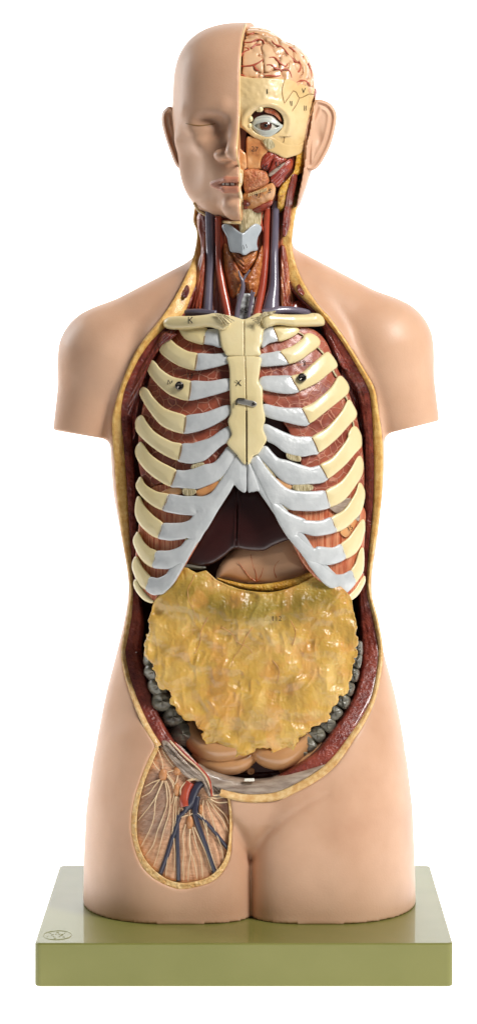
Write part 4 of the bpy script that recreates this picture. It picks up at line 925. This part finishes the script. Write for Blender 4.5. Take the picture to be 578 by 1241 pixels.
relief('rib_edge_muscle', R7((285, 508), (340, 452), (378, 402), (402, 372), (405, 395), (350, 482), (305, 528)), cageY(1), 8, 'orange', cp, r=1, h=0.7)
relief('rib_edge_muscle', L3((100, 318), (130, 345), (160, 372), (205, 405), (245, 405), (212, 455), (180, 428), (130, 368)), cageY(1.5), 8, 'orange', cp, r=1, h=0.7)
relief('fatty_patch', L2((262, 98), (320, 68), (380, 62), (410, 85), (395, 112), (330, 116)), cageY(3), 5, 'maxil', cp, r=1.5, h=0.7, dome=1)
relief('fatty_patch', L4((105, 545), (180, 512), (255, 470), (270, 488), (230, 540), (150, 585), (110, 580)), cageY(1.5), 6, 'maxil', cp, r=1.5, h=0.7, dome=1.5)
relief('fatty_patch', R4((250, 225), (300, 240), (365, 275), (370, 300), (340, 308), (290, 282), (255, 248)), cageY(1.5), 6, 'maxil', cp, r=1.5, h=0.7, dome=1.5)
# screws and latch
def lathe(name, c, prof_, mat, parent, n=28, squash=1.0):
    V = []; Fq = []
    for (y_, r_) in prof_:
        for j in range(n):
            a = 2 * math.pi * j / n; V.append((c[0] + r_ * math.cos(a), c[1] + y_, c[2] + r_ * squash * math.sin(a)))
    for i in range(len(prof_) - 1):
        for j in range(n): Fq.append((i*n+j, i*n+(j+1) % n, (i+1)*n+(j+1) % n, (i+1)*n+j))
    return mesh_obj(name, V, np.array(Fq), mat, parent)
for (x, z) in ((217.6, 467.5), (366, 457.5)):
    y = cageY(-3)(np.array([x]), np.array([z]))[0]
    lathe('screw', (x, y, z), [(3, 3.2), (0, 3.2), (-0.5, 4.6), (-2.2, 5.4), (-4.2, 5.3), (-5.4, 4.6), (-5.6, 3.4), (-4.6, 2.6), (-3.6, 1.6), (-3.6, 0.01)], 'dsteel', cp)
ly0 = cageY(-9)(np.array([298.0]), np.array([487.0]))[0]
la = relief('latch', [(286, 484.5), (290, 482), (300, 484.5), (308, 486), (311.5, 489.5), (308.5, 493), (300, 491.5), (289, 489), (285.5, 487)], lambda x, z: ly0 + 0 * x, 2.2, 'steel', cp, r=0.8, h=0.5)
lathe('rivet', (307.5, ly0, 489.6), [(0.2, 2.1), (-0.9, 2.0), (-1.5, 1.2), (-1.6, 0.01)], 'dsteel', la, 16)
tube('hook', [(286.5, ly0 - 0.5, 491, .9), (286.8, ly0 - 1, 486, 1), (289, ly0 - 1.2, 483.4, 1), (297, ly0 - 1.2, 483.6, 1)], 'dsteel', la, seg=8)
for t_, (x, z), o in (('N', (206, 464), -3.5), ('13', (366.5, 440.5), 4.2), ('13', (230, 455.5), 5)):
    numeral(t_, x, z, cageY(o), 6.5, cp, -10 if x > 300 else 10)
numeral('315', 422, 641, cageY(2.0), 5.5, cp, -25)

# ------------------------------------------------------------------ organs
ht = relief('heart', [(300, 490), (330, 498), (350, 515), (352, 560), (330, 575), (300, 560)], cageY(20), 30, 'maroon', None, r=6, h=2)
tag(ht, 'dark maroon heart glimpsed through the gaps beside the lower breastbone', 'heart')
lv = thing('liver', 'dark maroon glossy liver showing below the breastbone', 'liver', (290, -90, 640))
relief('liver_lobe', [(222, 687), (214, 660), (225, 600), (255, 560), (300, 545), (335, 570), (352, 610), (364, 640), (358, 652), (345, 656), (330, 662), (319, 667.5), (300, 667), (284, 665), (272, 674), (256, 684), (240, 688)],
       lambda x, z: -92 + 0.0022 * (x - 295) ** 2 + 0.0028 * (z - 640) ** 2 * (z < 640), 26, 'liver', lv, r=1.5, h=1.5, dome=6, domew=22, clip=lambda X, Y, Z: -(np.maximum(np.abs(X - 287) - 0.7, Y + 94) + 0 * Z))
for pts in ([(287, 592), (285.3, 620), (284, 645), (284, 664)], [(292.5, 592), (290.5, 620), (289, 645), (289, 664)]):
    tube('liver_fold', [(x, 0, z, 0.9) for x, z in pts], 'liver', lv, ys=lambda x, z: -98.5 + 0.0022 * (x - 295) ** 2 + 0.0028 * (z - 640) ** 2 * (z < 640) + np.clip((z - 655) * .3, 0, 3))
gb = tag(relief('gallbladder', L3((405, 200), (450, 195), (520, 205), (578, 212), (560, 232), (480, 232), (410, 225)), -88, 10, 'colon', None, r=3, h=0.8, dome=3), 'grey green gallbladder tip under the lower edge of the liver', 'gallbladder')
sm_ = thing('stomach', 'pinkish beige stomach bulging between the liver and the omentum', 'stomach', (325, -90, 690))
relief('stomach_wall', [(262, 702), (266, 685), (280, 668), (300, 655), (345, 645), (362, 655), (378, 682), (384, 694), (360, 704), (330, 709), (295, 707), (275, 702)], lambda x, z: -71 - 0.12 * (z - 655) + 0 * x, 30, 'stomach', sm_, r=8, h=1.2, dome=12, domew=24)
for p in ([(311, 705), (310, 695), (306, 684), (304, 672)], [(311, 705), (303, 700), (295, 690), (288, 680)], [(311, 705), (316, 698), (319, 688)], [(369, 692), (366, 684), (362, 675), (355, 668)], [(369, 692), (370, 682), (368, 672)], [(335, 700), (332, 692), (334, 684), (340, 678)]):
    tube('stomach_vessel', [(x, 0, z, 0.9 - 0.2 * i) for i, (x, z) in enumerate(p)], 'orange', sm_, ys=lambda x, z: -71 - 0.12 * (z - 655) - 12 * np.sqrt(np.clip(np.minimum((709 - z) / 24, (z - 652) / 24), 0, 1)) + 0.3, seg=6)
relief('stomach_fat', [(262, 700), (276, 703), (300, 708), (325, 707), (350, 702), (372, 694), (382, 688), (388, 695), (370, 706), (345, 714), (320, 717), (295, 714), (270, 706)], lambda x, z: -93 + 0 * x, 12, 'fatneck', sm_, r=3, h=0.9, dome=2.5, domew=5)

# omentum
om_t = thing('omentum', 'wrinkled yellow fatty omentum apron with ragged lower edge over the bowels', 'omentum', (305, -100, 800))
A7 = lambda *p: C(130, 700, 1.7, *p)
oml = L3((402, 226), (365, 290), (320, 360), (262, 400), (222, 440), (200, 490), (178, 578)) + A7((84, 100), (82, 125), (76, 150), (82, 165), (92, 178), (98, 195), (102, 212), (106, 226), (118, 232), (132, 236), (130, 250), (134, 262), (142, 275), (155, 288), (158, 298), (172, 298), (185, 304), (194, 318), (198, 332), (203, 346), (215, 343), (228, 338), (234, 348), (232, 364), (245, 366), (262, 370), (278, 369), (290, 364), (305, 354), (322, 351), (338, 358), (342, 372), (347, 384), (355, 372), (366, 368), (380, 366), (388, 352), (392, 336), (402, 326), (414, 318), (422, 308), (436, 302), (448, 297), (458, 290), (462, 275), (472, 262), (478, 246), (486, 240), (498, 232), (500, 215), (506, 200), (508, 180), (512, 165), (513, 150), (516, 135), (512, 115), (514, 95), (508, 75), (505, 55)) + [(424, 722), (408, 706), (390, 694), (378, 699), (362, 708), (345, 714), (325, 717.5), (300, 715.5), (280, 710), (262, 702), (250, 691), (238, 694), (228, 688)]
omP = Poly(oml, n=2)
def omY(o):
    def f(x, z):
        return -72 - 34 * np.sqrt(np.clip(1 - ((x - 306) / 165) ** 2 - ((z - 795) / 190) ** 2, 0, 1)) - 5 * np.exp(-((z - 742 + 0.002 * (x - 300) ** 2) / 16) ** 2) + o
    return f
def ombump(x, z):
    wx = 8 * noise(x / 28, 0 * x + 3, z / 28); wz = 8 * noise(x / 28, 0 * x + 8, z / 28)
    a = noise((x + wx) / 15, 0 * x, (z + wz) / 13); b = 1 - np.abs(noise((x + wx) / 9, 0 * x + 4, (z + wz) / 16)) * 2
    c = 1 - np.abs(noise((x + wz * .6) / 4.2, 0 * x + 9, (z + wx) / 4.6)) * 2
    d_ = 1 - np.abs(noise((x + wz * .3) / 2.2, 0 * x + 19, (z + wx * .5) / 3.6)) * 2
    return 3.3 * a + 1.0 * b * np.exp(-((z - 800) / 120) ** 2) + 0.30 * c + 0.16 * d_
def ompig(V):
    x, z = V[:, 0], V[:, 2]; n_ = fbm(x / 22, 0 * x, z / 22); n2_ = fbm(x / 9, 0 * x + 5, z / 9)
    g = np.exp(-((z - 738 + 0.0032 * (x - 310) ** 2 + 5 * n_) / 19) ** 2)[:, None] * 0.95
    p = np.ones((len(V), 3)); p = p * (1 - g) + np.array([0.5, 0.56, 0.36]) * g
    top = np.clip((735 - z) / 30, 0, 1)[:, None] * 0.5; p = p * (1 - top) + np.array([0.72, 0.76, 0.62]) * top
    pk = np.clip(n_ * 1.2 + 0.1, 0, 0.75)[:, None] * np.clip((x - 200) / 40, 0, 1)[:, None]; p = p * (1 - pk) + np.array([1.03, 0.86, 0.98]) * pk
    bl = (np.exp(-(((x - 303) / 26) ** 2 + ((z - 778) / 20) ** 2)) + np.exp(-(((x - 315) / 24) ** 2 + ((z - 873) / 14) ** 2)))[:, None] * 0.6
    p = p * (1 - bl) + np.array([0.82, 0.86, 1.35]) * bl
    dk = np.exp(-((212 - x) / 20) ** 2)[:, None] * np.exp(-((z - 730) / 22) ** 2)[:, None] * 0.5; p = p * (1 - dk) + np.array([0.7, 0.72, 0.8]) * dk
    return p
def omS(x, z): return omP(x, z) + 2.6 * noise(x / 4.2, 0 * x + 2, z / 4.2) * np.clip((z - 735) / 25, 0.1, 1) + 0.3
omS.lo = omP.P.min(0); omS.hi = omP.P.max(0)
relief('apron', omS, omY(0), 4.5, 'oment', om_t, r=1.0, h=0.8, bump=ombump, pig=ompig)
for p in ([(236, 696), (233, 704), (228, 714), (229, 728), (236, 742), (237, 752)], [(306, 760), (298, 772), (292, 786), (284, 796), (280, 808)], [(252, 748), (244, 764), (242, 780), (236, 792)], [(268, 760), (280, 767), (288, 778), (300, 784), (306, 792)], [(352, 752), (358, 766), (354, 782)], [(330, 800), (338, 812), (336, 826)]):
    tube('omentum_vessel', [(x, 0, z, 0.75 - 0.09 * i) for i, (x, z) in enumerate(p)], 'omves', om_t, ys=lambda x, z: omY(0)(x, z) - ombump(x, z) - 0.0, seg=6)
numeral('112', 335, 750, lambda x, z: omY(-1.6)(x, z) - ombump(x, z), 6, om_t)

# bowels
def pouch(name, c, r, ang, mat, parent, n=20, e=0.78):
    V = []; Fq = []; ca, sa = math.cos(ang), math.sin(ang)
    pw = lambda v: math.copysign(abs(v) ** e, v)
    for i in range(n + 1):
        a = math.pi * i / n
        for j in range(2 * n):
            b = math.pi * j / n
            u, v, w_ = pw(math.sin(a)) * pw(math.cos(b)), pw(math.cos(a)), pw(math.sin(a)) * pw(math.sin(b))
            q = 1 + 0.06 * math.sin(3 * b + c[0]) + 0.04 * math.sin(5 * a + c[2])
            u *= r[0] * q; w_ *= r[2] * q; V.append((c[0] + u * ca - w_ * sa, c[1] + r[1] * v * q, c[2] + u * sa + w_ * ca))
    for i in range(n):
        for j in range(2 * n):
            j2 = (j + 1) % (2 * n); Fq.append((i*2*n+j, i*2*n+j2, (i+1)*2*n+j2, (i+1)*2*n+j))
    return mesh_obj(name, V, np.array(Fq), mat, parent)
ic = thing('ascending_colon', 'row of dark grey green colon pouches left of the omentum', 'large intestine', (200, -60, 860), 'grey green colon segments')
for x, z, rx, rz, an in ((183, 797, 9, 11, .1), (187, 814, 12, 12, .3), (193, 832, 14, 13, .4), (197, 850, 15, 14, .5), (210, 869, 14, 14, .7), (222, 890, 17, 15, .5)):
    pouch('pouch', (x, -64, z), (rx, 22, rz), an, 'colon', ic, e=0.85)
dc = thing('descending_colon', 'curved row of small grey green colon pouches right of the omentum', 'large intestine', (420, -60, 860), 'grey green colon segments')
PT = [(433, 786), (432, 801), (428, 818), (422, 835), (415, 850), (405, 864), (396, 877), (384, 889), (373, 901), (362, 911)]
for i, (x, z) in enumerate(PT):
    a = PT[max(i-1, 0)]; b = PT[min(i+1, 9)]; an = math.atan2(b[1]-a[1], b[0]-a[0]) - math.pi / 2
    pouch('pouch', (x, -68 - (z > 860) * 6, z), (6.5 if i < 4 else 9 + (i > 5) * 2, 16, 9.0), an, 'colon', dc, e=0.62)
si = thing('small_intestine', 'beige small bowel loops peeping out under the omentum', 'small intestine', (295, -70, 915))
for p in ([(228, -66, 878, 9), (238, -74, 898, 14), (258, -84, 909, 15.5), (284, -86, 908, 14.5), (308, -80, 899, 12)], [(236, -74, 914, 6), (250, -82, 924, 9), (270, -84, 929, 11), (290, -84, 926, 11), (305, -78, 916, 9)], [(309, -76, 900, 10), (320, -84, 915, 13), (340, -87, 919, 14.5), (358, -82, 908, 14), (370, -76, 890, 13)],
          [(338, -74, 931, 6), (358, -78, 926, 8), (376, -76, 915, 8.5), (388, -70, 902, 8)], [(262, -76, 893, 9), (300, -80, 888, 10), (340, -78, 890, 10)]):
    tube('bowel_loop', p, 'gut', si, seg=24)
relief('pelvic_floor', [(238, 925), (262, 932), (300, 936), (340, 933), (365, 922), (385, 905), (400, 905), (396, 925), (360, 945), (300, 952), (255, 946)], -66, 14, 'maroon', fig, r=3, h=1.2, bump=lambda x, z: 1.0 * noise(x/4, 0*x, z/4))
bl = lathe('bladder_stump', (304, -78, 934.5), [(6, 4.5), (0, 4.6), (-2, 4.0), (-2.4, 2.8), (-1.0, 2.0), (-1.0, .01)], 'gut', fig)
relief('white_tab', [(296, 943.5), (308, 943), (308.5, 947), (295.5, 947)], lambda x, z: BF(x, z + 18) - 1.0, 5, 'white', fig, r=0.8, h=0.5, smooth=False)
for p in ([(370, -70, 905, 3), (380, -74, 912, 2.5), (392, -72, 905, 2.5), (402, -66, 893, 2)], [(360, -72, 920, 2.5), (376, -74, 918, 2), (392, -72, 912, 2)]):
    tube('pelvic_vessel', p, 'artery', fig)

# side muscles in front of the ribs
def sideY(o, k=1.0): return lambda x, z: np.minimum(BF(x, z), 20) * k + o
relief('chest_muscle_cut', A3((285, 120), (250, 135), (205, 168), (160, 235), (115, 320), (70, 400), (45, 450), (46, 495), (62, 512), (88, 495), (110, 440), (140, 370), (180, 270), (230, 200), (268, 165)), lambda x, z: np.minimum(BF(x - 14, z), -30) + 1.5, 14, 'pec', fig, r=3, h=1, dome=4, domew=6, bump=lambda x, z: 0.9 * np.sin((x * 0.85 + z * 0.5) * 1.6))
relief('chest_muscle_cut', A3((225, 200), (200, 225), (170, 290), (150, 350), (135, 420), (122, 500), (110, 590), (80, 640), (78, 560), (95, 470), (120, 380), (160, 270), (200, 200)), lambda x, z: np.minimum(BF(x - 20, z), -25) + 6, 14, 'pec', fig, r=3, h=1, dome=3, domew=5, bump=lambda x, z: 0.9 * np.sin((x * 0.9 + z * 0.4) * 1.8))
relief('shoulder_tendon', A3((230, 140), (262, 150), (288, 152), (270, 170), (235, 190), (215, 205), (212, 180)), lambda x, z: BF(x - 10, z) - 1, 8, 'pec', fig, r=2, h=0.8, dome=2, bump=lambda x, z: 0.8 * np.sin((x + z) * 1.5))
relief('chest_muscle_cut', R3((195, 118), (235, 130), (290, 210), (360, 310), (420, 400), (470, 500)) + R2((440, 30), (495, 110), (524, 200), (522, 285), (500, 322), (468, 300), (448, 235), (430, 150), (395, 70), (350, 0)) + R3((300, 420), (250, 300), (210, 200)), lambda x, z: np.minimum(BF(x + 16, z), -30) + 2.5, 14, 'pec', fig, r=3, h=1, dome=4, domew=6, bump=lambda x, z: 0.8 * np.sin((x * 0.85 - z * 0.5) * 1.5))
relief('chest_muscle_cut', R3((40, 168), (100, 180), (170, 205), (220, 260), (300, 360), (360, 460), (400, 560)) + R2((420, 160), (450, 260), (480, 340), (505, 400), (500, 480), (490, 578), (450, 578), (446, 480), (415, 380), (395, 250), (355, 130), (310, 60)) + R3((290, 420), (230, 330), (160, 250), (110, 200)), lambda x, z: np.minimum(BF(x + 26, z), -25) + 7, 12, 'pec', fig, r=3, h=1, dome=3, domew=6, bump=lambda x, z: 1.0 * np.sin((x * 0.9 - z * 0.4) * 1.3 + noise(x/8, 0*x, z/8) * 3))

# ------------------------------------------------------------------ groin window
G = lambda *p: C(160, 900, 4.444, *p)
gs = lambda o: (lambda x, z: BF(x, z) + o)
ringf = lambda x, z: np.maximum(PGO(x, z), -PGI(x, z)); ringf.lo = PGO.P.min(0); ringf.hi = PGO.P.max(0)
relief('groin_sheath_floor', G((140, -10), (230, 20), (330, 110), (430, 190), (530, 235), (545, 270), (500, 300), (420, 285), (380, 240), (300, 170), (200, 80)), lambda x, z: BF(x, z + 8) + 8, 8, 'pale', fig, r=2, h=0.9, bump=lambda x, z: 0.5 * np.sin((x - z) * 1.4))
relief('groin_fat_rim', ringf, gs(1.5), 12, 'fat', fig, pig=lambda V: np.ones((len(V), 3)) * np.array([0.97, 0.93, 0.86]), r=1.0, h=0.9, bump=lambda x, z: 1.0 * noise(x/2.4, 0*x, z/2.4) + 0.6 * noise(x / 1.4, 0 * x, z / 1.4), clip=lambda X, Y, Z: -(POP(X, Z) + 1.5 + 0 * Y))
def bedpig(V):
    x, z = V[:, 0], V[:, 2]; ang = np.arctan2(x - 236, z - 930); s_ = np.sin(ang * 55 + 2 * noise(x / 9, 0 * x, z / 9)) * 0.10 + noise(ang * 30, 0 * x, np.hypot(x - 236, z - 930) / 25) * 0.14
    p = np.ones((len(V), 3)) * (1 + s_)[:, None]
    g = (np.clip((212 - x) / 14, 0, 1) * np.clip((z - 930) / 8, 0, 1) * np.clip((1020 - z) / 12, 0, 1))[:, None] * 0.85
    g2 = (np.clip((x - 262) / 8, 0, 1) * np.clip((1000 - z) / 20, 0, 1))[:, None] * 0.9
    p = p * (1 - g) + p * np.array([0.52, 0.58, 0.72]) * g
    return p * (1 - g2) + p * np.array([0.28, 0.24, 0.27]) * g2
bed = relief('groin_muscle_bed', PGI, gs(10), 8, 'bed', fig, r=1.0, h=0.9, bump=lambda x, z: 0.25 * np.sin(np.arctan2(x - 236, z - 930) * 110) + 2 * np.exp(-((x - 205) / 20) ** 2), pig=bedpig, clip=lambda X, Y, Z: -(POP(X, Z) + 13 + 0 * Y))
gt = lambda name, pts, mat, par, o=7.0, seg=8: tube(name, [(p[0], o, p[1], p[2]) for p in pts], mat, par, ys=gs(0), seg=seg)
sc_ = lambda r_, *p: [(q[0], q[1], r_) for q in G(*p)]
gt('groin_vein', sc_(3.0, (250, 390), (240, 450), (215, 520), (185, 620), (152, 710)), 'dvein', fig, 7.8, 12)
gt('groin_vein', sc_(2.6, (245, 440), (245, 520), (248, 600), (250, 680), (250, 748)), 'dvein', fig, 7.8, 12)
gt('groin_vein', sc_(3.2, (335, 380), (350, 430), (380, 510), (415, 610), (448, 712)), 'dvein', fig, 7.8, 12)
gt('groin_vein', sc_(2.4, (350, 385), (400, 430), (460, 500), (515, 572)), 'dvein', fig, 7.8, 12)
gt('groin_vein', sc_(5.5, (375, 215), (350, 240), (325, 290), (308, 335)) + sc_(3.2, (285, 370), (255, 400), (245, 430)), 'dvein', fig, 7.8, 16)
gt('groin_vein', sc_(4.2, (350, 290), (342, 345), (340, 392)), 'dvein', fig, 8.5, 14)
gt('groin_artery', sc_(5.6, (312, 215), (290, 260), (280, 310), (285, 345)), 'artery', fig, 5.5, 14)
NV = [[(135, 25), (150, 60), (165, 110), (168, 150)], [(110, 98), (130, 130), (150, 150)], [(165, 40), (190, 85), (225, 130)], [(225, 150), (205, 155), (190, 160)], [(150, 200), (110, 215), (68, 240)], [(155, 195), (125, 230), (95, 270), (52, 295)], [(165, 205), (130, 290), (90, 350), (34, 420)],
      [(170, 205), (130, 300), (122, 380), (105, 450), (50, 560)], [(135, 285), (125, 330), (122, 370)], [(178, 205), (190, 280), (185, 350), (140, 470), (115, 550), (72, 612)], [(186, 205), (205, 280), (200, 380), (170, 480), (140, 600), (115, 670)], [(190, 180), (215, 215), (225, 250)],
      [(188, 165), (215, 200), (235, 230)], [(235, 290), (225, 360), (222, 450), (205, 560), (190, 640), (182, 720)], [(240, 290), (238, 350), (235, 430), (225, 500), (232, 600), (228, 690)], [(232, 230), (245, 190), (245, 165)], [(248, 290), (265, 340), (290, 385)], [(340, 265), (318, 300), (310, 350), (312, 390)],
      [(305, 390), (260, 405), (245, 430), (240, 470)], [(350, 372), (320, 385), (310, 395)], [(290, 440), (275, 500), (280, 580), (275, 660), (280, 745)], [(310, 465), (312, 520), (315, 600), (305, 680), (303, 750)], [(315, 465), (310, 560), (335, 640), (352, 735)], [(325, 455), (345, 540), (370, 620), (382, 730)], [(335, 455), (365, 520), (400, 600), (430, 690)],
      [(385, 310), (380, 380), (400, 440), (410, 540), (440, 640), (465, 700)], [(400, 310), (430, 400), (450, 480), (480, 560), (495, 650)], [(405, 300), (440, 350), (490, 420), (518, 480)], [(410, 300), (450, 340), (500, 390), (522, 440)], [(300, 300), (270, 330), (255, 360), (248, 400)], [(200, 190), (230, 250), (215, 330)], [(345, 375), (375, 400), (400, 470), (412, 500)]]
for a in NV:
    q = sc_(0.62, *a); gt('nerve', [(p[0], p[1], 0.75 - 0.25 * i / len(q)) for i, p in enumerate(q)], 'nerve', bed, 6.2, 7)
for p, r in (((168, 175), (5.2, 7.5)), ((246, 152), (5, 6)), ((242, 255), (4, 8)), ((312, 430), (4.2, 8.5)), ((370, 360), (2.5, 6))):
    q = G(p)[0]; ball('lymph_node', (q[0], BF(np.array([q[0]]), np.array([q[1]]))[0] + 7.5, q[1]), 1, 'node', bed, 14, (r[0], 4.5, r[1]))
for k_, a in enumerate(([(190, 0), (260, 80), (330, 150), (385, 205), (420, 290)], [(205, -10), (280, 70), (350, 130), (400, 190), (435, 285)], [(230, 0), (300, 70), (370, 140), (415, 200), (430, 290)], [(250, 10), (330, 95), (385, 160), (425, 225), (437, 280)])):
    q = G(*a); tube('spermatic_cord', [(p[0], 0, p[1], (1.6, 1.2, 1.5, 1.1)[k_]) for p in q], ('pale', 'nerve', 'artery', 'pale')[k_], fig, ys=lambda x, z: BF(x, z + 6) + 0.8, seg=8)
for a in ([(270, 260), (300, 215), (340, 198), (380, 205), (400, 240)], [(268, 300), (262, 250), (300, 205), (350, 190)], [(410, 290), (450, 300), (500, 290)], [(415, 300), (460, 322), (515, 320)], [(430, 285), (470, 280), (490, 255), (480, 235)]):
    gt('sheath_band', sc_(0.9, *a), 'nerve', bed, 3.5, 7)
tb = Poly(G((160, -5), (200, 0), (300, 105), (390, 185), (420, 235), (400, 240), (370, 215), (300, 190), (240, 130), (190, 60)))
relief('groin_sheath', tb, lambda x, z: BF(x, z + 8) + 3.5, 8, 'pale', fig, r=2, h=0.9, bump=lambda x, z: 0.5 * np.sin((x - z) * 1.4))
